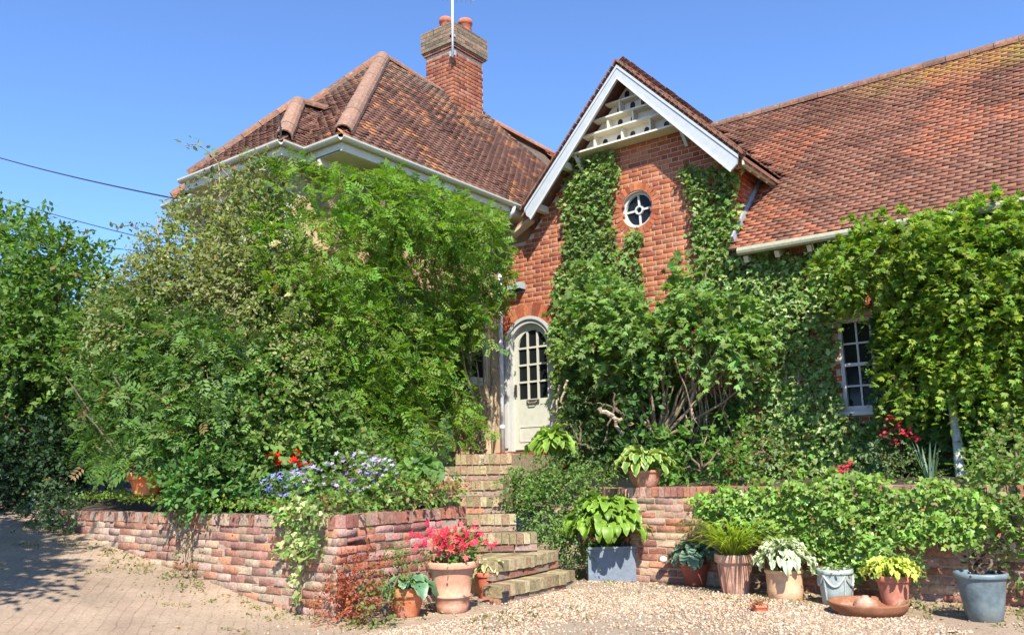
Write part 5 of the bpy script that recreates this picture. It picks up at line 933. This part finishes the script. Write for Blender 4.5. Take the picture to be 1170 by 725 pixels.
# 1 small flowerpot left
c1 = gp(465, 703); pot('smallest terracotta flowerpot with a blue green hosta, leftmost of the pots', c1, [(.105, 0), (.155, .20)], (.52, .17, .075), rim=(.172, .17, .245))
hosta('hosta', 'blue green hosta with pale margins in the leftmost terracotta pot', c1 + A(0, 0, .22), 17, .26, .10, .17, .72, (.10, .21, .11), (.20, .33, .17), group='hostas')
# 2 big terracotta with red flowers
c2 = gp(517, 698); pot('large pale pink terracotta pot holding red flowers, left of the steps', c2, [(.135, 0), (.15, .06), (.155, .125), (.172, .13), (.175, .145), (.160, .155), (.176, .25), (.198, .37), (.206, .39)], (.50, .25, .16), rim=(.24, .375, .435))
g = shrub('bright red flowers on wiry stems in the large pale terracotta pot', [(c2 + A(0, 0, .50), (.20, .2, .08)), (c2 + A(.05, 0, .55), (.14, .14, .08))], 260, .045, (.10, .20, .04), T=KITE, k=6, L=.12, root=c2 + A(0, 0, .41), name='red_flowers', cat='flowers', sr=.008, alt=(.22, .12, .06))
q = c2 + A(0, 0, .62) + rng.normal(size=(150, 3)) * A(.15, .13, .055); flowers('blossoms', q, .03, (.48, .02, .06), g, FLO, up=(.2, -.6, .6)); q = c2 + A(0, 0, .60) + rng.normal(size=(70, 3)) * A(.16, .13, .07); flowers('blossoms', q, .028, (.62, .10, .10), g, FLO, up=(.2, -.6, .6))
mb = MB()
for i in range(30): p1 = c2 + A(0, 0, .62) + rng.normal(size=3) * A(.14, .12, .05); mb.tube([c2 + A(rng.normal() * .05, rng.normal() * .05, .41), (c2 + p1) / 2 + A(0, 0, .25), p1], .003, 4, (.12, .16, .05))
mb.build('flower_stalks', M_LEAF, g)
# 3 red pot with cream hosta
c3 = gp(557, 683); pot('slim red terracotta pot tucked between the large pot and the bottom step', c3, [(.075, 0), (.10, .22)], (.46, .12, .065), rim=(.112, .2, .25)); hosta('hosta', 'cream and yellow hosta in the slim red pot by the bottom step', c3 + A(0, 0, .23), 18, .17, .12, .15, .5, (.30, .36, .09), (.66, .66, .36), group='hostas', varieg=.5)
c3b = gp(570, 690); pot('tiny black plastic pot in front of the bottom step', c3b + A(0, .06, 0), [(.045, 0), (.06, .11)], (.025, .025, .027), M_METAL, rim=(.064, .095, .115))
# 4 steel planter
c4 = gp(700, 664); ax = nrm(A(RGT[0], RGT[1], 0)); ay = nrm(np.cross(A(0, 0, 1), ax)); t = thing('steel_planter', 'square grey blue zinc planter with a big lime hosta right of the steps', 'planter', tuple(c4), 'pots along the wall'); mb = MB(); hw_, hh_, th_ = .265, .36, .02; cc = c4 + ay * .24
for s in (-1, 1): mb.box(cc + ay * s * (hw_ - th_ / 2) * .9 + A(0, 0, hh_ / 2), (2 * hw_, th_, hh_), (ax, ay, A(0, 0, 1)), (.15, .18, .22)); mb.box(cc + ax * s * (hw_ - th_ / 2) + A(0, 0, hh_ / 2), (th_, 2 * hw_ * .9 - th_ * 2.2, hh_), (ax, ay, A(0, 0, 1)), (.15, .18, .22))
mb.build('body', M_LEAD, t); mb = MB()
for s in (-1, 1): mb.box(cc + ay * s * hw_ * .9 + A(0, 0, hh_ + .004), (2 * hw_ + .03, .03, .024), (ax, ay, A(0, 0, 1)), (.17, .20, .24)); mb.box(cc + ax * s * hw_ + A(0, 0, hh_ + .0035), (.03, 2 * hw_ * .9 - .031, .022), (ax, ay, A(0, 0, 1)), (.17, .20, .24))
mb.build('rim', M_LEAD, t); mb = MB(); mb.box(cc + A(0, 0, hh_ - .05), (2 * hw_ - .05, 2 * hw_ * .9 - .05, .04), (ax, ay, A(0, 0, 1)), SOILC); mb.build('soil', M_SOIL, t)
hosta('hosta', 'huge lime yellow hosta spilling over the zinc planter', cc + A(0, 0, .34) - ay * .05, 260, .60, .54, .18, .56, (.16, .29, .035), (.26, .38, .06), group='hostas')
# bowl on the wall
c5 = at(739, 557, Y=8.75); c5 = A(c5[0], 8.72, 1.022); pot('wide brown bowl with a gold edged hosta standing on the wall', c5, [(.135, 0), (.165, .08), (.19, .17)], (.34, .15, .09), rim=(.20, .15, .185)); hosta('hosta', 'gold edged hosta in the brown bowl on top of the wall', c5 + A(0, 0, .15), 64, .40, .25, .18, .55, (.15, .27, .06), (.52, .56, .15), group='hostas', varieg=.42)
hosta('hosta', 'lime green hosta growing in the bed at the foot of the door', at(632, 520, D=10.6), 50, .34, .28, .22, .6, (.20, .33, .05), (.30, .42, .08), group='hostas')
# row along the right wall
c6 = gp(795, 669); pot('glossy brick red pot with a blue grey hosta, left end of the right hand row', c6, [(.10, 0), (.13, .14), (.152, .215)], (.36, .085, .05), M_METAL, rim=(.162, .20, .24)); hosta('hosta', 'blue grey hosta in the glossy brick red pot', c6 + A(0, 0, .22), 60, .29, .21, .16, .68, (.15, .25, .17), (.24, .35, .24), group='hostas', varieg=.2)
c7 = gp(841, 678); pot('tall ribbed terracotta pot with bleached vertical streaks and strappy leaves', c7, [(.12, 0), (.135, .1), (.16, .28), (.175, .32)], (.46, .26, .18), rim=(.188, .30, .38)); 
o = blades('daylily', c7 + A(0, 0, .35), 300, .78, .02, .6, (.32, .40, .05), lean=.68, droop=1.0, rad=.09); props(o, 'fountain of yellow green strap leaves in the streaked terracotta pot', 'plant')
mb = MB()
for i in range(14):
    a = 2 * math.pi * i / 14; mb.tube([c7 + A(math.cos(a) * r_, math.sin(a) * r_, z) for r_, z in ((.124, .01), (.137, .1), (.161, .28))], .008, 5, (.30, .15, .11))
mb.build('ribs', M_TERRA, bpy.data.objects[[o_.name for o_ in COL.objects if o_.get('label', '').startswith('tall ribbed')][0]])
c8 = gp(898, 684); pot('straight sided buff terracotta pot with a white edged hosta', c8, [(.158, 0), (.163, .1), (.166, .24), (.17, .25)], (.60, .36, .21), rim=(.178, .235, .27)); hosta('hosta', 'white edged hosta in the buff straight sided pot', c8 + A(0, 0, .25), 80, .32, .26, .14, .55, (.17, .26, .15), (.62, .66, .45), group='hostas', varieg=.5)
c9 = gp(957, 689)
def swags(t):
    mb = MB()
    for i in range(5):
        a0 = 2 * math.pi * i / 5 + .55; pts = []
        for k in range(13): u = k / 12; a = a0 + u * 2 * math.pi / 5; z = .25 - .09 * math.sin(u * math.pi); r_ = .125 + (z) * .085 + .006; pts.append(c9 + A(math.cos(a) * r_, math.sin(a) * r_, z))
        mb.tube(pts, .011, 6, (.33, .36, .34)); a = a0; mb.tube([c9 + A(math.cos(a) * (.127 + z * .085), math.sin(a) * (.127 + z * .085), z) for z in (.25, .18, .1, .04)], [.013, .012, .010, .006], 6, (.33, .36, .34))
    mb.build('swags', M_LEAD, t)
pot('silver grey pot with moulded swags behind the rusty dish', c9, [(.125, 0), (.136, .13), (.147, .265)], (.30, .34, .32), M_LEAD, rim=(.157, .255, .30), extra=swags)
P = c9 + A(0, 0, .285) + rng.normal(size=(160, 3)) * A(.08, .08, .02); props(leaves_obj('seedling_foliage', P, nrm(A(0, 0, 1) + .6 * rnd_dirs(160)), nrm(rnd_dirs(160) + A(0, 0, .4)), .035 * (.6 + .6 * rng.random(160)), colvar(160, (.16, .22, .07)), OVAL), 'tiny green seedlings in the swagged silver grey pot', 'plant')
c10 = gp(1024, 697); pot('tall dusky pink terracotta pot with yellow leaves right of the rusty dish', c10, [(.095, 0), (.11, .11), (.132, .25)], (.42, .17, .11), rim=(.145, .235, .29)); hosta('hosta', 'yellow leaved plant in the tall dusky pink pot', c10 + A(0, 0, .27), 90, .27, .14, .10, .5, (.42, .50, .07), (.58, .62, .15), group='hostas')
o = c10; shrub('trailing greenery behind the tall dusky pink pot', [(c10 + A(-.02, .22, .42), .12), (c10 + A(.1, .2, .34), .1)], 180, .045, (.10, .18, .05), T=OVAL, k=6, L=.12, alt=(.3, .15, .1), root=c10 + A(0, .24, 0), name='plant', cat='plant')
c11 = gp(1126, 708); pot('big blue grey metal tub at the right end of the row', c11, [(.125, 0), (.145, .10), (.168, .24), (.180, .335)], (.11, .15, .165), M_TUB, rim=(.198, .32, .362)); 
shrub('dark purple leaved plant in the big metal tub', [(c11 + A(.03, .05, .42), .10), (c11 + A(-.08, .05, .38), .06), (c11 + A(.12, .1, .50), .08)], 150, .05, (.05, .04, .035), T=OVAL, k=6, L=.13, alt=(.09, .12, .04), root=c11 + A(0, 0, .33), name='plant', cat='plant')
# rusty dish with a domed lid inside
c12 = gp(981, 708); t = thing('fire_dish', 'wide shallow rusty iron dish with a small dome in its centre', 'dish', tuple(c12 + A(0, 0, 0)), None); RU = (.24, .10, .05); c12 = c12 + A(-.0, .3, 0)
mb = MB(); mb.lathe(c12, [(.22, .0), (.27, .02), (.300, .06), (.312, .095), (.315, .11), (.300, .11), (.285, .065), (.25, .045), (.01, .04)], 44, RU, cap=False); mb.lathe(c12, [(.01, .001), (.22, .0)], 44, RU, cap=False); mb.build('bowl', M_TERRA, t, True)
mb = MB(); mb.lathe(c12 + A(-.02, .0, .04), [(.105, 0), (.10, .04), (.08, .075), (.045, .095), (.03, .10), (.026, .112), (.01, .115)], 24, (.30, .15, .09)); mb.build('dome', M_TERRA, t, True)
# fallen little pot, glass globe, tan pot in the shrubbery
c13 = gp(868, 698); t = pot('small broken red flowerpot lying low in the gravel in front of the row', c13 + A(0, 0, -.03), [(.05, 0), (.07, .07)], (.50, .14, .07), rim=(.076, .06, .09)); weed(c13 + A(0, 0, .06), .05, 60, .03, (.22, .12, .06), 'dry_weed_foliage', 'dry russet seedling sprouting from the broken red flowerpot', None)
t = thing('glass_globe', 'small clear glass globe on a stick among the strap leaves', 'globe', tuple(gp(868, 664)), None); cg = at(868, 620, D=8.75); mb = MB(); mb.lathe(cg, [(.062 * math.sin(a) + .001, -.062 * math.cos(a)) for a in np.linspace(0, math.pi, 14)], 20, (.4, .42, .4), cap=False); M_GLOBE, nt, b = newmat('globe_glass'); b.inputs['Base Color'].default_value = (.75, .8, .78, 1); b.inputs['Roughness'].default_value = .05; b.inputs['Transmission Weight'].default_value = .9; b.inputs['IOR'].default_value = 1.2; mb.build('globe', M_GLOBE, t, True); mb = MB(); mb.tube([gp(868, 664), cg - A(0, 0, .06)], .007, 6, (.3, .25, .18)); mb.build('stick', M_METAL, t)
co = at(168, 562, D=9.5); pot('big orange terracotta pot half hidden under the dark shrub', co - A(0, 0, .03), [(.13, 0), (.2, .2)], (.62, .17, .05), rim=(.22, .17, .25), group=None)
cs_ = at(758, 639, Y=8.47); mb = MB(); mb.lathe(cs_ - A(0, 0, .03), [(.01, 0), (.035, .012), (.045, .035), (.03, .06), (.005, .07)], 12, (.72, .68, .58)); o = mb.build('pale_stone', M_STONE, None, True); props(o, 'pale round stone ornament fixed on the brick wall above the red pot', 'ornament')
mb = MB(); mb.box(A(cs_[0], 8.54, cs_[2] - .035), (.05, .11, .012), col=(.3, .25, .2)); o2 = mb.build('ledge', M_METAL, None); o2.parent = o; o2.location = A(*o2.location) - A(*o.location)
# iris, valerian, catmint on the right bed
o = blades('iris', at(1062, 548, D=9.0), 16, .42, .04, .15, (.20, .30, .22), lean=.22, droop=.1, rad=.06); props(o, 'grey green sword leaves of iris left of the pale trunk', 'plant')
g = shrub('red valerian in bloom below the sash window', [B(1030, 510, 9.6, (.18, .15, .14)), B(1010, 520, 9.5, .12)], 160, .05, (.13, .20, .10), T=OVAL, k=6, L=.14, name='valerian', cat='flowers', sr=.008, group='red valerian in the right bed'); q = np.vstack([at(x, y, D=9.45) + rng.normal(size=(14, 3)) * .022 for x, y in ((1018, 478), (1032, 492), (1036, 497), (1023, 505), (1040, 490), (1012, 496), (1028, 484), (1046, 500))]); flowers('blossoms', q, .02, (.62, .06, .09), g)
g = shrub('low red valerian heads just above the ivy hedge', [B(965, 540, 9.2, (.16, .12, .09)), B(985, 532, 9.3, .08)], 160, .045, (.13, .19, .09), T=OVAL, k=6, L=.12, name='valerian', cat='flowers', sr=.008, group='red valerian in the right bed'); q = np.vstack([at(x, y, D=9.0) + rng.normal(size=(14, 3)) * .022 for x, y in ((960, 537), (968, 535), (973, 530), (957, 540))]); flowers('blossoms', q, .02, (.55, .04, .08), g)
shrub('mounded fine leaved catmint behind the hedge', [B(1005, 540, 9.1, (.3, .2, .13)), B(1040, 540, 9.0, (.2, .2, .12))], 220, .03, (.14, .19, .07), T=KITE, k=8, L=.15, name='catmint', cat='plant', sr=.008, droop=0)
# wall plant right of the hosta, weeds around the pots
shrub('wispy green weed growing out of the brick wall above the red pot', [(at(790, 600, Y=8.45), (.06, .06, .13)), (at(792, 575, Y=8.45), (.05, .05, .06))], 300, .028, (.14, .20, .06), T=KITE, k=6, L=.09, root=at(792, 622, Y=8.56), name='wall_weed', cat='weed', sr=.005)
shrub('bushy green weeds between the dusky pink pot and the metal tub', [B(1060, 690, 8.1, (.2, .16, .1)), B(1085, 695, 8.0, (.14, .14, .08)), B(1048, 675, 8.2, .1), B(1160, 700, 7.8, (.12, .12, .1)), B(1100, 708, 7.8, (.14, .1, .04))], 260, .034, (.13, .23, .05), T=OVAL, k=7, L=.11, name='weed_clump', cat='weed', sr=.006)
WG = 'weeds at the foot of the left wall'
for i, (x, y, r_) in enumerate([(98, 602, .07), (120, 609, .06), (135, 618, .06), (158, 628, .07), (203, 661, .05), (237, 657, .065), (268, 667, .06), (226, 672, .04), (256, 683, .04), (308, 686, .035), (60, 598, .06), (275, 676, .04), (240, 676, .03)]):
    p = at(x, y, Z=0)
    for k in range(6): p = at(x, y, Z=zg(p[0], p[1]))
    weed(p, r_, int(900 * r_), .036, (.12, .22, .05) if i % 3 else (.15, .22, .10), label='small green weed tuft in the dusty earth at the foot of the left wall', group=WG)
# sparse dry weeds on the forecourt
n = 3200; P = np.stack([rng.uniform(-11, -.8, n), rng.uniform(3.6, 8.5, n), np.zeros(n)], 1); P[:, 2] = gz(P[:, 0], P[:, 1]) + (vn(P * A(1, 1, 0), 1.7, 3) - .5) * .035 + .012
dw = 5.1 - P[:, 1]; left = (P[:, 0] < -5.7); kk = np.where(left, np.exp(-np.abs(dw - .15) / .32) * (P[:, 1] < 5.05), np.clip((P[:, 1] - (7.4 - (P[:, 0] + 5) * .1)) / .8, 0, 1) * (P[:, 1] < 8.4) * .7 + np.exp(-((P[:, 0] + 5.0) ** 2 + (P[:, 1] - 6.1) ** 2) / .5)) * (vn(P, 2.2, 2) > .42)
P = P[rng.random(n) < kk]; P = np.repeat(P, 9, 0) + rng.normal(size=(len(P) * 9, 3)) * A(.035, .035, .004); n = len(P)
C = colvar(n, (.22, .20, .09), .3, (.12, .19, .05), .4); o = leaves_obj('ground_weeds', P, nrm(A(0, 0, 1) + .8 * rnd_dirs(n)), nrm(rnd_dirs(n) + A(0, 0, .5)), .028 * (.5 + rng.random(n)), C, KITE); props(o, 'thin dry weeds and moss scattered over the dusty ground', 'weeds', kind='stuff')
n = 2600; P = np.stack([rng.uniform(-11.5, -4.6, n), rng.uniform(2.6, 5.05, n), np.zeros(n)], 1); P[:, 2] = gz(P[:, 0], P[:, 1]) + (vn(P * A(1, 1, 0), 1.7, 3) - .5) * .035 + .006; P = P[rng.random(n) < np.exp(-(5.05 - P[:, 1]) / .45)]; n = len(P)
o = leaves_obj('leaf_litter', P, nrm(A(0, 0, 1) + .35 * rnd_dirs(n)), nrm(rnd_dirs(n) * A(1, 1, .1)), .03 * (.5 + rng.random(n)), colvar(n, (.36, .24, .13), .3), OVAL); props(o, 'scattered brown leaf litter along the drive edge', 'litter', kind='stuff')
# overhead cables
for (a, da, b_, db, r_, lb) in (((-60, 162), 19, (217, 230), 12.3, .013, 'uppermost black overhead cable reaching the cottage eaves'), ((-60, 205), 19, (200, 280), 12.4, .008, 'middle overhead cable sagging across the sky at left'), ((-40, 252), 19, (190, 290), 12.6, .007, 'lowest thin overhead cable just above the left trees')):
    p0, p1 = at(*a, D=da), at(*b_, D=db); u = np.linspace(0, 1, 24)[:, None]; mb = MB(); mb.tube(p0 + (p1 - p0) * u - A(0, 0, 1) * (.08 * 4 * u * (1 - u)), r_, 6, (.02, .02, .022)); props(mb.build('overhead_cable', M_METAL, None, True), lb, 'cable', 'overhead cables')
